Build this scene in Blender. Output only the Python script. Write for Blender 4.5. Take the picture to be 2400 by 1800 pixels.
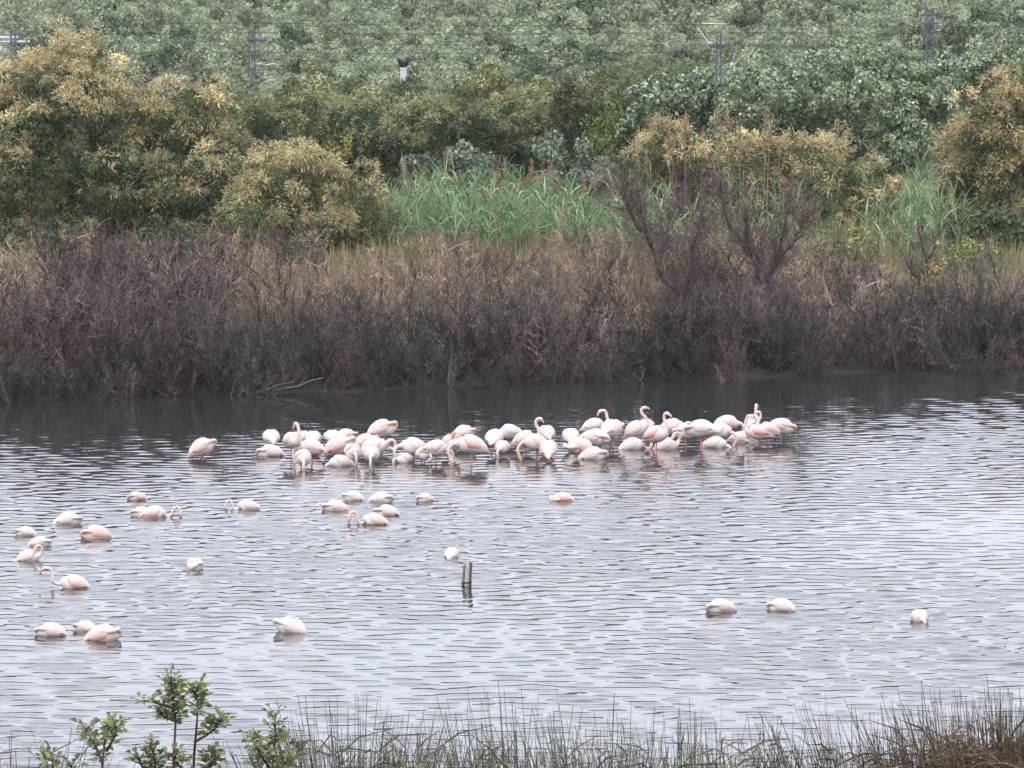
import bpy, math, random
import numpy as np
from mathutils import Vector, Matrix, noise as mnoise

for o in list(bpy.data.objects):
    bpy.data.objects.remove(o)
SC = bpy.context.scene
COL = SC.collection
random.seed(7)
RNG = np.random.default_rng(7)

# ------------------------------------------------------------------ camera
F = 16000.0                      # focal length in photo pixels (2400 wide)
CAMH = 17.0
TILT = math.atan(1390.0 / F)
cam_d = bpy.data.cameras.new('camera')
cam = bpy.data.objects.new('camera', cam_d)
COL.objects.link(cam)
cam.location = (0, 0, CAMH)
cam.rotation_euler = (math.pi / 2 - TILT, 0, 0)
cam_d.sensor_width = 36.0
cam_d.lens = 36.0 * F / 2400.0
cam_d.clip_start = 0.5
cam_d.clip_end = 5000
SC.camera = cam
SC.render.resolution_x = 1024
SC.render.resolution_y = 768

# ------------------------------------------------------------------ sky (overcast daylight)
SUN_EL, SUN_AZ = math.radians(52), math.radians(205)
w = bpy.data.worlds.new('World')
SC.world = w
w.use_nodes = True
nt = w.node_tree
nt.nodes.clear()
sky = nt.nodes.new('ShaderNodeTexSky')
sky.sky_type = 'NISHITA'
sky.sun_disc = False
sky.sun_elevation = SUN_EL
sky.sun_rotation = SUN_AZ
sky.air_density = 1.0
sky.dust_density = 4.0
hs = nt.nodes.new('ShaderNodeHueSaturation')
hs.inputs['Saturation'].default_value = 0.35
mixc = nt.nodes.new('ShaderNodeMixRGB')
mixc.inputs['Fac'].default_value = 0.72
mixc.inputs['Color2'].default_value = (12.3, 12.7, 14.7, 1)     # even cloud layer
bg = nt.nodes.new('ShaderNodeBackground')
bg.inputs['Strength'].default_value = 0.12
wo = nt.nodes.new('ShaderNodeOutputWorld')
nt.links.new(sky.outputs[0], hs.inputs['Color'])
nt.links.new(hs.outputs[0], mixc.inputs['Color1'])
nt.links.new(mixc.outputs[0], bg.inputs['Color'])
nt.links.new(bg.outputs[0], wo.inputs['Surface'])

sd = bpy.data.lights.new('sun', 'SUN')
sd.energy = 0.9
sd.angle = math.radians(25)
sd.color = (1.0, 0.97, 0.92)
sun = bpy.data.objects.new('sun', sd)
COL.objects.link(sun)
sv = Vector((math.sin(SUN_AZ) * math.cos(SUN_EL), math.cos(SUN_AZ) * math.cos(SUN_EL), math.sin(SUN_EL)))
sun.rotation_euler = sv.to_track_quat('Z', 'Y').to_euler()

vs = SC.view_settings
vs.view_transform = 'Standard'
vs.look = 'None'
vs.gamma = 1.0
vs.use_curve_mapping = False
vs.exposure = 0.45

# ------------------------------------------------------------------ geometry of the view
FWD = np.array((0, math.cos(TILT), -math.sin(TILT)))
UPV = np.array((0, math.sin(TILT), math.cos(TILT)))


def ray(px, py):
    return np.array(((px - 1200) / F, 0, 0)) + FWD - UPV * ((py - 900) / F)


def at(px, py, Y):
    """point at world distance Y that stands at photo position px, py"""
    r = ray(px, py)
    return np.array((0, 0, CAMH)) + r * (Y / r[1])


def on_z(px, py, z=0.0):
    r = ray(px, py)
    return np.array((0, 0, CAMH)) + r * ((z - CAMH) / r[2])


def ppm(Y):                       # photo pixels per metre at distance Y
    return F / Y


SH0, SH1 = on_z(0, 942), on_z(2400, 862)


def shore_y(x):
    t = (x - SH0[0]) / (SH1[0] - SH0[0])
    return SH0[1] + t * (SH1[1] - SH0[1]) + 0.55 * np.sin(x * 0.55 + 1) + 0.3 * np.sin(x * 1.7)


def ground_z(x, y):
    x = np.asarray(x, float)
    y = np.asarray(y, float)
    d = y - shore_y(np.clip(x, -60, 60))
    far = np.interp(d, [-6, -1.0, 0, 2.5, 10, 45, 120, 135, 230, 330, 450, 900, 1500],
                    [-1.2, -0.35, 0.02, 0.38, 0.6, 1.0, 0.9, 1.3, 8.5, 25, 47, 62, 66])
    far = far + np.where(d > 3, 0.12 * np.sin(x * .31 + y * .2) + 0.1 * np.sin(x * .73 - y * .5), 0)
    far = far + np.where(d > 140, 0.9 * np.sin(x * .07 + 1.3) * np.clip((d - 140) / 60, 0, 1), 0)
    near = np.interp(y, [-400, -30, 3, 12, 24, 34, 60, 108, 112, 130], [16, 15.6, 15.3, 14.2, 12.9, 11.2, 6.0, 0.25, -0.3, -1.2])
    near = near + 0.05 * np.sin(x * 1.9) * np.sin(y * 1.3) * (y < 108)
    return np.where(y < 125, near, far)


# ------------------------------------------------------------------ mesh helpers
def mesh_from(name, V, faces_list, cols=None, mats=(), smooth=False, mat_idx=None):
    """faces_list: list of (n,k) int arrays; cols: per-vertex rgb"""
    me = bpy.data.meshes.new(name)
    V = np.asarray(V, np.float32).reshape(-1, 3)
    me.vertices.add(len(V))
    me.vertices.foreach_set('co', V.ravel())
    li, ls, lt = [], [], []
    off = 0
    for f in faces_list:
        f = np.asarray(f, np.int32)
        if len(f) == 0:
            continue
        n, k = f.shape
        li.append(f.ravel())
        ls.append(off + np.arange(n) * k)
        lt.append(np.full(n, k))
        off += n * k
    li = np.concatenate(li)
    ls = np.concatenate(ls)
    lt = np.concatenate(lt)
    me.loops.add(len(li))
    me.loops.foreach_set('vertex_index', li)
    me.polygons.add(len(ls))
    me.polygons.foreach_set('loop_start', ls.astype(np.int32))
    me.polygons.foreach_set('loop_total', lt.astype(np.int32))
    if mat_idx is not None:
        me.polygons.foreach_set('material_index', np.asarray(mat_idx, np.int32))
    me.polygons.foreach_set('use_smooth', np.full(len(ls), smooth))
    me.update(calc_edges=True)
    if cols is not None:
        a = me.color_attributes.new('Col', 'FLOAT_COLOR', 'POINT')
        c = np.ones((len(V), 4), np.float32)
        c[:, :3] = cols
        a.data.foreach_set('color', c.ravel())
    for m in mats:
        me.materials.append(m)
    return me


def link(name, me, parent=None, loc=None):
    o = bpy.data.objects.new(name, me)
    COL.objects.link(o)
    if parent is not None:
        o.parent = parent
    if loc is not None:
        o.location = tuple(float(v) for v in loc)
    return o


def tag(o, label=None, cat=None, group=None, kind=None):
    if label:
        o['label'] = label
    if cat:
        o['category'] = cat
    if group:
        o['group'] = group
    if kind:
        o['kind'] = kind
    return o


def empty(name, loc):
    return link(name, None, None, loc)


def copy_tree(o, parent=None):
    c = o.copy()
    COL.objects.link(c)
    c.parent = parent
    for ch in list(o.children):
        copy_tree(ch, c)
    return c


class MB:
    """collects tubes, boxes and quads into one mesh"""
    def __init__(self):
        self.V, self.Q, self.T, self.C = [], [], [], []
        self.n = 0

    def add(self, v, q=None, t=None, c=None):
        v = np.asarray(v, float).reshape(-1, 3)
        self.V.append(v)
        if q is not None and len(q):
            self.Q.append(np.asarray(q, int) + self.n)
        if t is not None and len(t):
            self.T.append(np.asarray(t, int) + self.n)
        self.C.append(np.tile(np.asarray((1, 1, 1) if c is None else c, float), (len(v), 1)) if np.ndim(c) < 2 else np.asarray(c, float))
        self.n += len(v)

    def tube(self, P, R, sides=5, c=None, cap=True):
        P = np.asarray(P, float)
        R = np.broadcast_to(np.asarray(R, float), (len(P),))
        T = np.gradient(P, axis=0)
        T /= np.linalg.norm(T, axis=1)[:, None] + 1e-9
        ref = np.array((0.31, 0.17, 0.93)) if abs(T[0][2]) < .9 else np.array((1., .2, 0))
        A = np.cross(T, ref)
        A /= np.linalg.norm(A, axis=1)[:, None] + 1e-9
        B = np.cross(T, A)
        ang = np.arange(sides) * 2 * math.pi / sides
        ring = A[:, None, :] * np.cos(ang)[None, :, None] + B[:, None, :] * np.sin(ang)[None, :, None]
        V = P[:, None, :] + ring * R[:, None, None]
        q = []
        n = len(P)
        for i in range(n - 1):
            for k in range(sides):
                k2 = (k + 1) % sides
                q.append((i * sides + k, i * sides + k2, (i + 1) * sides + k2, (i + 1) * sides + k))
        V = V.reshape(-1, 3)
        t = []
        if cap:
            V = np.vstack([V, P[:1], P[-1:]])
            m = n * sides
            for k in range(sides):
                k2 = (k + 1) % sides
                t.append((m, k2, k))
                t.append((m + 1, (n - 1) * sides + k, (n - 1) * sides + k2))
        self.add(V, q, t, c)

    def box(self, x0, x1, y0, y1, z0, z1, c=None):
        V = [(x, y, z) for x in (x0, x1) for y in (y0, y1) for z in (z0, z1)]
        self.add(V, [(0, 1, 3, 2), (4, 6, 7, 5), (0, 4, 5, 1), (2, 3, 7, 6), (0, 2, 6, 4), (1, 5, 7, 3)], None, c)

    def mesh(self, name, mat, smooth=False):
        return mesh_from(name, np.vstack(self.V), [x for x in ([np.vstack(self.Q)] if self.Q else []) + ([np.vstack(self.T)] if self.T else [])],
                         np.vstack(self.C), [mat], smooth)


# ------------------------------------------------------------------ materials
def new_mat(name):
    m = bpy.data.materials.new(name)
    m.use_nodes = True
    m.node_tree.nodes.clear()
    return m, m.node_tree


def out(nt, sh):
    o = nt.nodes.new('ShaderNodeOutputMaterial')
    nt.links.new(sh, o.inputs['Surface'])


def vary(nt, colsock, amt=0.25, scale=3.0, objrand=0.0):
    """colour times fine grain"""
    tc = nt.nodes.new('ShaderNodeTexCoord')
    nz = nt.nodes.new('ShaderNodeTexNoise')
    nz.inputs['Scale'].default_value = scale
    nz.inputs['Detail'].default_value = 4
    nt.links.new(tc.outputs['Object'], nz.inputs['Vector'])
    mr = nt.nodes.new('ShaderNodeMapRange')
    mr.inputs['From Min'].default_value = .25
    mr.inputs['From Max'].default_value = .75
    mr.inputs['To Min'].default_value = 1 - amt
    mr.inputs['To Max'].default_value = 1 + amt
    nt.links.new(nz.outputs['Fac'], mr.inputs['Value'])
    fac = mr.outputs[0]
    if objrand:
        oi = nt.nodes.new('ShaderNodeObjectInfo')
        m2 = nt.nodes.new('ShaderNodeMapRange')
        m2.inputs['To Min'].default_value = 1 - objrand
        m2.inputs['To Max'].default_value = 1 + objrand
        nt.links.new(oi.outputs['Random'], m2.inputs['Value'])
        mm = nt.nodes.new('ShaderNodeMath')
        mm.operation = 'MULTIPLY'
        nt.links.new(fac, mm.inputs[0])
        nt.links.new(m2.outputs[0], mm.inputs[1])
        fac = mm.outputs[0]
    vm = nt.nodes.new('ShaderNodeVectorMath')
    vm.operation = 'SCALE'
    nt.links.new(colsock, vm.inputs[0])
    nt.links.new(fac, vm.inputs['Scale'])
    return vm.outputs[0]


def leaf_mat(name, transl=0.28, amt=.2, scale=2.0, objrand=0.0, tint=(1, 1, 1)):
    m, nt = new_mat(name)
    at_ = nt.nodes.new('ShaderNodeAttribute')
    at_.attribute_name = 'Col'
    mul = nt.nodes.new('ShaderNodeVectorMath')
    mul.operation = 'MULTIPLY'
    mul.inputs[1].default_value = tint
    nt.links.new(at_.outputs['Color'], mul.inputs[0])
    c = vary(nt, mul.outputs[0], amt, scale, objrand)
    d = nt.nodes.new('ShaderNodeBsdfPrincipled')
    d.inputs['Roughness'].default_value = .6
    d.inputs['Specular IOR Level'].default_value = .25
    t = nt.nodes.new('ShaderNodeBsdfTranslucent')
    nt.links.new(c, d.inputs['Base Color'])
    nt.links.new(c, t.inputs['Color'])
    mx = nt.nodes.new('ShaderNodeMixShader')
    mx.inputs[0].default_value = transl
    nt.links.new(d.outputs[0], mx.inputs[1])
    nt.links.new(t.outputs[0], mx.inputs[2])
    out(nt, mx.outputs[0])
    return m


def plain_mat(name, rgb, rough=.8, amt=.25, scale=4.0, spec=.25, metal=0, objrand=0.0, attr=False):
    m, nt = new_mat(name)
    if attr:
        r = nt.nodes.new('ShaderNodeAttribute')
        r.attribute_name = 'Col'
        cs = r.outputs['Color']
    else:
        r = nt.nodes.new('ShaderNodeRGB')
        r.outputs[0].default_value = (*rgb, 1)
        cs = r.outputs[0]
    c = vary(nt, cs, amt, scale, objrand)
    d = nt.nodes.new('ShaderNodeBsdfPrincipled')
    d.inputs['Roughness'].default_value = rough
    d.inputs['Specular IOR Level'].default_value = spec
    d.inputs['Metallic'].default_value = metal
    nt.links.new(c, d.inputs['Base Color'])
    out(nt, d.outputs[0])
    return m


M_LEAF = leaf_mat('foliage', .15)
M_HILL = leaf_mat('hill_foliage', .35, .15, .4)
M_LEAFOBJ = leaf_mat('shrub_leaf', .3, .15, 30, .35)
M_BARK = plain_mat('bark', (.075, .058, .05), .9, .4, 6)
M_TWIG = plain_mat('dead_twig', (.1, .1, .1), .9, .3, 3, attr=True, objrand=.3)
M_GRASS = leaf_mat('dry_grass', .25, .25, 1.5)
M_RUSH = leaf_mat('rush_blade', .12, .2, 8)
M_STEEL = plain_mat('galvanised_steel', (.12, .125, .145), .55, .2, 3, .5)
M_WHITE = plain_mat('white_paint', (.62, .63, .63), .6, .08, 3)
M_DARK = plain_mat('dark_paint', (.03, .03, .04), .5, .2, 3)
M_CERAM = plain_mat('insulator_glaze', (.5, .5, .48), .3, .1, 6, .5)
M_WIRE = plain_mat('wire', (.05, .06, .055), .6, .1, 1)
M_FEATHER = plain_mat('feathers', (1, 1, 1), .75, .07, 28, .15, attr=True)
M_BILL = plain_mat('bill', (1, 1, 1), .45, .1, 30, .35, attr=True)
M_WOOD = plain_mat('weathered_wood', (.1, .09, .08), .85, .45, 22, attr=True)


def ground_material():
    m, nt = new_mat('ground_soil')
    g = nt.nodes.new('ShaderNodeNewGeometry')
    n1 = nt.nodes.new('ShaderNodeTexNoise')
    n1.inputs['Scale'].default_value = .25
    n1.inputs['Detail'].default_value = 8
    n2 = nt.nodes.new('ShaderNodeTexNoise')
    n2.inputs['Scale'].default_value = 3
    n2.inputs['Detail'].default_value = 6
    nt.links.new(g.outputs['Position'], n1.inputs['Vector'])
    nt.links.new(g.outputs['Position'], n2.inputs['Vector'])
    cr = nt.nodes.new('ShaderNodeValToRGB')
    e = cr.color_ramp.elements
    e[0].position, e[0].color = .35, (.05, .045, .03, 1)
    e[1].position, e[1].color = .68, (.15, .125, .07, 1)
    k = cr.color_ramp.elements.new(.5)
    k.color = (.07, .08, .035, 1)
    nt.links.new(n1.outputs['Fac'], cr.inputs[0])
    # wet mud by the waterline
    sep = nt.nodes.new('ShaderNodeSeparateXYZ')
    nt.links.new(g.outputs['Position'], sep.inputs[0])
    mr = nt.nodes.new('ShaderNodeMapRange')
    mr.inputs['From Min'].default_value = .1
    mr.inputs['From Max'].default_value = .5
    nt.links.new(sep.outputs['Z'], mr.inputs['Value'])
    mx = nt.nodes.new('ShaderNodeMixRGB')
    mx.inputs['Color1'].default_value = (.035, .03, .028, 1)
    nt.links.new(mr.outputs[0], mx.inputs['Fac'])
    nt.links.new(cr.outputs[0], mx.inputs['Color2'])
    d = nt.nodes.new('ShaderNodeBsdfPrincipled')
    d.inputs['Roughness'].default_value = .9
    d.inputs['Specular IOR Level'].default_value = .2
    b = nt.nodes.new('ShaderNodeBump')
    b.inputs['Strength'].default_value = .6
    b.inputs['Distance'].default_value = .1
    nt.links.new(n2.outputs['Fac'], b.inputs['Height'])
    nt.links.new(b.outputs[0], d.inputs['Normal'])
    nt.links.new(mx.outputs[0], d.inputs['Base Color'])
    out(nt, d.outputs[0])
    return m


def water_material():
    m, nt = new_mat('lagoon_water')
    g = nt.nodes.new('ShaderNodeNewGeometry')
    mp = nt.nodes.new('ShaderNodeMapping')
    mp.inputs['Scale'].default_value = (2.2, 4.5, 1)
    nt.links.new(g.outputs['Position'], mp.inputs['Vector'])
    n = nt.nodes.new('ShaderNodeTexNoise')
    n.inputs['Scale'].default_value = 1.0
    n.inputs['Detail'].default_value = 3
    nt.links.new(mp.outputs[0], n.inputs['Vector'])
    b = nt.nodes.new('ShaderNodeBump')
    b.inputs['Strength'].default_value = .5
    b.inputs['Distance'].default_value = .003
    nt.links.new(n.outputs['Fac'], b.inputs['Height'])
    d = nt.nodes.new('ShaderNodeBsdfPrincipled')
    d.inputs['Base Color'].default_value = (.028, .032, .03, 1)
    d.inputs['Roughness'].default_value = .03
    d.inputs['IOR'].default_value = 1.333
    nt.links.new(b.outputs[0], d.inputs['Normal'])
    out(nt, d.outputs[0])
    return m


# ------------------------------------------------------------------ ground and water
xs = np.unique(np.concatenate([np.linspace(-900, -80, 22), np.linspace(-80, 80, 107), np.linspace(80, 900, 22)]))
ys = np.unique(np.concatenate([np.linspace(-400, 0, 9), np.linspace(0, 130, 66), np.linspace(130, 180, 11), np.linspace(180, 260, 81), np.linspace(260, 480, 56), np.linspace(480, 1700, 30)]))
X, Y = np.meshgrid(xs, ys)
Z = ground_z(X, Y)
nx, ny = len(xs), len(ys)
idx = np.arange(nx * ny).reshape(ny, nx)
quads = np.stack([idx[:-1, :-1], idx[:-1, 1:], idx[1:, 1:], idx[1:, :-1]], -1).reshape(-1, 4)
tag(link('ground', mesh_from('ground', np.stack([X, Y, Z], -1), [quads], None, [ground_material()], True)), kind='structure')

xs = np.unique(np.concatenate([-np.geomspace(17.5, 900, 40), np.arange(-17.5, 17.51, .14), np.geomspace(17.5, 900, 40)]))
ys = np.concatenate([np.arange(107, 116, .3), np.arange(116, 207, .086)])
X, Y = np.meshgrid(xs, ys)
Z = np.zeros_like(X)
wr = np.random.default_rng(3)
for k in range(80):
    lam = float(np.exp(wr.uniform(math.log(.34), math.log(.86))))
    a = math.radians(-86 + wr.normal(0, 36))
    kk = 2 * math.pi / lam
    slope = .0103
    Z += slope / kk * np.sin(kk * (math.cos(a) * X + math.sin(a) * Y) + wr.uniform(0, 6.28))
zs = Z.std()
Z = Z + .15 / zs * (Z ** 2 - zs ** 2)            # pointed crests, flat troughs
amp = np.ones_like(X)
for k in range(10):
    amp += .15 * np.sin(X * wr.uniform(-.35, .35) + Y * wr.uniform(-.25, .25) + wr.uniform(0, 6.28))
fade = np.clip((60 - np.abs(X)) / 40, 0, 1)
lee = np.clip((shore_y(X) - Y) / (36 + 14 * np.clip((-X - 2) / 8, 0, 1) - 10 * np.clip((X - 6) / 5, 0, 1)), 0, 1) * .8 + .2
Z *= np.clip(amp, .25, 1.8) * fade * lee
nx, ny = len(xs), len(ys)
idx = np.arange(nx * ny).reshape(ny, nx)
quads = np.stack([idx[:-1, :-1], idx[:-1, 1:], idx[1:, 1:], idx[1:, :-1]], -1).reshape(-1, 4)
tag(link('water', mesh_from('water', np.stack([X, Y, Z], -1), [quads], None, [water_material()], True)), kind='structure')


# ------------------------------------------------------------------ foliage builders (vectorised)
def unit(v):
    return v / (np.linalg.norm(v, axis=-1, keepdims=True) + 1e-9)


def rand_dirs(n, rng):
    return unit(rng.normal(size=(n, 3)))


def tassels(P, D, L, W, C, rng, droop=.55):
    """curved narrow drooping blades: three-section strips. P,D (n,3); L,W (n,)"""
    n = len(P)
    side = unit(np.cross(D, rand_dirs(n, rng)))
    g = np.array((0, 0, -1.0))
    p1 = P + D * (L * .5)[:, None]
    d2 = unit(D + g * droop * rng.uniform(.5, 1.6, (n, 1)))
    p2 = p1 + d2 * (L * .5)[:, None]
    w = (W * .5)[:, None] * side
    V = np.stack([P - w * .5, P + w * .5, p1 - w, p1 + w, p2 - w * .25, p2 + w * .25], 1)
    b = np.arange(n)[:, None] * 6
    q = np.concatenate([b + np.array([[0, 1, 3, 2]]), b + np.array([[2, 3, 5, 4]])])
    return V.reshape(-1, 3), q, np.repeat(C, 6, axis=0)


def feathers(P, D, L, W, C, rng, droop=.55):
    """slender pointed leaf sprays with a drooping tip, one folded kite each"""
    n = len(P)
    side = unit(np.cross(D, rand_dirs(n, rng)))
    p1 = P + D * (L * .45)[:, None]
    p2 = p1 + unit(D + np.array((0, 0, -1.0)) * droop * rng.uniform(.5, 1.6, (n, 1))) * (L * .55)[:, None]
    w = (W * .5)[:, None] * side
    V = np.stack([P, p1 - w, p2, p1 + w], 1)
    b = np.arange(n)[:, None] * 4
    return V.reshape(-1, 3), b + np.array([[0, 1, 2, 3]]), np.repeat(C, 4, axis=0)


def cards(P, N, S, C, rng, asp=1.5):
    """leaf-shaped rhombs folded a little. P,N (n,3); S (n,)"""
    n = len(P)
    u = unit(np.cross(N, rand_dirs(n, rng)))
    v = np.cross(N, u)
    s = S[:, None]
    V = np.stack([P - u * s * asp * .5, P - v * s * .5 + N * s * .12, P + u * s * asp * .5, P + v * s * .5 + N * s * .12], 1)
    b = np.arange(n)[:, None] * 4
    q = np.concatenate([b + np.array([[0, 1, 2, 3]])])
    return V.reshape(-1, 3), q, np.repeat(C, 4, axis=0)


ncore = [0]


def crown_points(ells, rng, lumps_per_m2, lump_r, per_lump, keep=.75, core=1.0):
    """ells: (cx,cy,cz,rx,ry,rz). lumps on the ellipsoids' skins, then points on lump skins.
    returns P, outward dir, lump id, relative height 0..1"""
    E = np.array(ells, float)
    L = []
    for e in E:
        a, b, c = e[3:]
        area = 4 * math.pi * ((a * b) ** 1.6 / 3 + (a * c) ** 1.6 / 3 + (b * c) ** 1.6 / 3) ** (1 / 1.6)
        n = max(6, int(area * lumps_per_m2))
        d = rand_dirs(n, rng)
        L.append(np.hstack([e[:3] + d * e[3:] * np.where(rng.uniform(0, 1, (n, 1)) < .14, rng.uniform(1.04, 1.22, (n, 1)), rng.uniform(.74, 1.04, (n, 1))), d]))
    L = np.vstack(L)
    q = np.min(np.linalg.norm((L[:, None, :3] - E[None, :, :3]) / E[None, :, 3:], axis=2), axis=1)
    L = L[(q > keep) & ((L[:, 4] < .3) | (rng.uniform(0, 1, len(L)) < .25))]
    if core:
        K = []
        for e in E:
            n = max(5, int(e[3] * e[5] * core * 9))
            d = rand_dirs(n, rng)
            K.append(np.hstack([e[:3] + d * e[3:] * rng.uniform(.35, .72, (n, 1)), d]))
        ncore[0] = sum(len(q) for q in K)
        L = np.vstack([L] + K)
    nl = len(L)
    R = lump_r * rng.uniform(.6, 1.45, nl)
    lid = np.repeat(np.arange(nl), per_lump)
    d = rand_dirs(nl * per_lump, rng)
    d[:, 2] += .15
    d = unit(d + .35 * L[lid, 3:])
    P = L[lid, :3] + d * (R[lid] * rng.uniform(.3, 1.0, nl * per_lump) ** .45)[:, None]
    z0, z1 = P[:, 2].min(), P[:, 2].max()
    return P, d, lid, L, (P[:, 2] - z0) / (z1 - z0)


def px_ells(lst, Y, base, depth=.85):
    """ellipsoids given as photo x, y, half-width, half-height -> metres relative to base"""
    s = ppm(Y)
    r = []
    for k, (px, py, rx, ry) in enumerate(lst):
        dy = ((k * 37) % 11 - 5) * .16
        p = at(px, py, Y + dy) - base
        r.append((p[0], p[1], p[2], rx / s, max(rx, ry) / s * depth, ry / s))
    return r


def wander(p0, p1, n, amp, rng):
    t = np.linspace(0, 1, n)[:, None]
    P = p0 + (p1 - p0) * t
    j = rng.normal(0, amp, (n, 3))
    j[0] = 0
    j[-1] *= .5
    return P + j


def limbs(root, ells, rng, r0, name='trunk', mat=None):
    mb = MB()
    top = np.array(ells)[:, :3]
    for e in top:
        tgt = e + rng.normal(0, .15, 3)
        st = np.array((rng.normal(0, .18), rng.normal(0, .18), -.15))
        mid = np.array((tgt[0] * .45, tgt[1] * .45, tgt[2] * .5))
        P = np.vstack([wander(st, mid, 4, .06, rng), wander(mid, tgt, 5, .1, rng)[1:]])
        mb.tube(P, np.linspace(r0, r0 * .25, len(P)), 6)
        for k in range(4):
            q = P[-3] + rng.normal(0, .5, 3) + np.array((0, 0, .4))
            mb.tube(wander(P[-3], q, 4, .05, rng), np.linspace(r0 * .3, r0 * .08, 4), 4)
    return link(name, mb.mesh(name, mat or M_BARK, True), root)


def pal(cols, n, rng, jit=.18):
    c = np.array(cols, float)[rng.integers(0, len(cols), n)]
    return c * np.exp(rng.normal(0, jit, (n, 1)))


def root_at(px, Y, name):
    p = at(px, 500, Y)
    return empty(name, (p[0], Y, float(ground_z(p[0], Y)) - .03))


def tamarisk(px, Y, lst, label, seed, tips, greens, tipbias=.45, lumps=1.6, lr=.47, per=56, group=None, name='tamarisk_tree', tl=(.09, .25), width=.036, droop=.55, cat='tree'):
    rng = np.random.default_rng(seed)
    root = root_at(px, Y, name)
    base = np.array(root.location)
    E = px_ells(lst, Y, base)
    limbs(root, E, rng, .11)
    P, d, lid, L, h = crown_points(E, rng, lumps, lr, per)
    n = len(P)
    # flowering heads (tan) sit on some lumps, mostly high and outermost ones; the rest is green, with lit tops and dark hollows painted in
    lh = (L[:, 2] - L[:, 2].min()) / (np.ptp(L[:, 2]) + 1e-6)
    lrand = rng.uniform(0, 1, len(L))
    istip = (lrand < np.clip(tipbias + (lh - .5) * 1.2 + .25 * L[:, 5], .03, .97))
    inner = np.arange(len(L)) >= len(L) - ncore[0]  # core lumps stay green only, painting shaded hollows into the crown
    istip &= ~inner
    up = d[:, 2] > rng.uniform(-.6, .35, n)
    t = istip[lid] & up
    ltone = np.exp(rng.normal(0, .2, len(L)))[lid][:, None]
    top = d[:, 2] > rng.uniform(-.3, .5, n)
    fresh = pal([(.31, .345, .18), (.24, .285, .15), (.38, .38, .205)], n, rng)  # light olive for up-facing tufts, painted as if lit from above
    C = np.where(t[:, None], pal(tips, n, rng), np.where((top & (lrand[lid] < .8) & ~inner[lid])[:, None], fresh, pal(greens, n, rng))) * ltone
    D = unit(d + rng.normal(0, .35, (n, 3)))
    k = 5
    P3 = np.repeat(P, k, 0) + rng.normal(0, .06, (n * k, 3))
    D3 = unit(np.repeat(D, k, 0) + rng.normal(0, .45, (n * k, 3)))
    V, q, cc = feathers(P3, D3, rng.uniform(tl[0], tl[1], n * k), rng.uniform(.6, 1.3, n * k) * width, np.repeat(C, k, 0) * np.exp(rng.normal(0, .12, (n * k, 1))), rng, droop)
    link('crown', mesh_from('crown', V, [q], cc, [M_LEAF]), root)
    tag(root, label, cat, group)
    return root


def leafy(px, Y, lst, label, seed, cols, leaf=.13, lumps=1.2, lr=.45, per=60, name='poplar_tree', cat='tree', group=None, r0=.09, hi=None, hifrac=.0, mat=None):
    rng = np.random.default_rng(seed)
    root = root_at(px, Y, name)
    base = np.array(root.location)
    E = px_ells(lst, Y, base)
    limbs(root, E, rng, r0)
    P, d, lid, L, h = crown_points(E, rng, lumps, lr, per)
    n = len(P)
    C = pal(cols, n, rng) * np.exp(rng.normal(0, .18, len(L)))[lid][:, None]
    if hi is not None:
        m = rng.uniform(0, 1, n) < hifrac * (.3 + 1.0 * h)
        C[m] = pal(hi, int(m.sum()), rng)
    N = unit(d + rng.normal(0, .42, (n, 3)))
    V, q, cc = cards(P, N, rng.uniform(.6, 1.35, n) * leaf, C, rng)
    link('crown', mesh_from('crown', V, [q], cc, [mat or M_LEAF]), root)
    tag(root, label, cat, group)
    return root


TAN = [(.5, .41, .225), (.53, .44, .245), (.46, .38, .21), (.42, .38, .21)]
GOLD = [(.53, .45, .25), (.49, .425, .235), (.43, .385, .2)]
ORNG = [(.52, .4, .21), (.49, .385, .205), (.44, .37, .195)]
OLIV = [(.17, .18, .075), (.14, .16, .07), (.2, .2, .09), (.26, .235, .11)]
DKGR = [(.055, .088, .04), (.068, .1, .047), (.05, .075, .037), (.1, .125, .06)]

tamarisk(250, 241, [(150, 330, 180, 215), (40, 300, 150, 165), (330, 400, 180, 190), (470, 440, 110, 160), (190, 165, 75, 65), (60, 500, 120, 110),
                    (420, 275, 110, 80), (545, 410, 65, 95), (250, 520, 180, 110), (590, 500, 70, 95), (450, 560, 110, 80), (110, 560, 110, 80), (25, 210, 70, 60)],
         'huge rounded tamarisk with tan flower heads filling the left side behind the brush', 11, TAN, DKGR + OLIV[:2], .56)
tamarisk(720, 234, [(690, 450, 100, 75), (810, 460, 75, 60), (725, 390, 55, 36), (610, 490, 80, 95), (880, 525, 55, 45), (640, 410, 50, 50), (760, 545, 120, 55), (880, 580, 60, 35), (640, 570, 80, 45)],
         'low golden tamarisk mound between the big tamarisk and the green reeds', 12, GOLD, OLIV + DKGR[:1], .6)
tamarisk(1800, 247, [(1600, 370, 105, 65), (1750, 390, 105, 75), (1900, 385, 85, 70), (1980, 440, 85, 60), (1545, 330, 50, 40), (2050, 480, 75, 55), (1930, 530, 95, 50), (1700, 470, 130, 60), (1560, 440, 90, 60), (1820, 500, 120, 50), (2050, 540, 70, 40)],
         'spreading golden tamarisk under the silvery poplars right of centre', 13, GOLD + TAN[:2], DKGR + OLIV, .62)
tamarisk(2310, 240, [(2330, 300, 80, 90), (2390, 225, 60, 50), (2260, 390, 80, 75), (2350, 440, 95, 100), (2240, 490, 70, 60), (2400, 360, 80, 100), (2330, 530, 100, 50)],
         'orange-tipped tamarisk at the right edge of the picture', 14, ORNG, DKGR + OLIV, .6)
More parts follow.
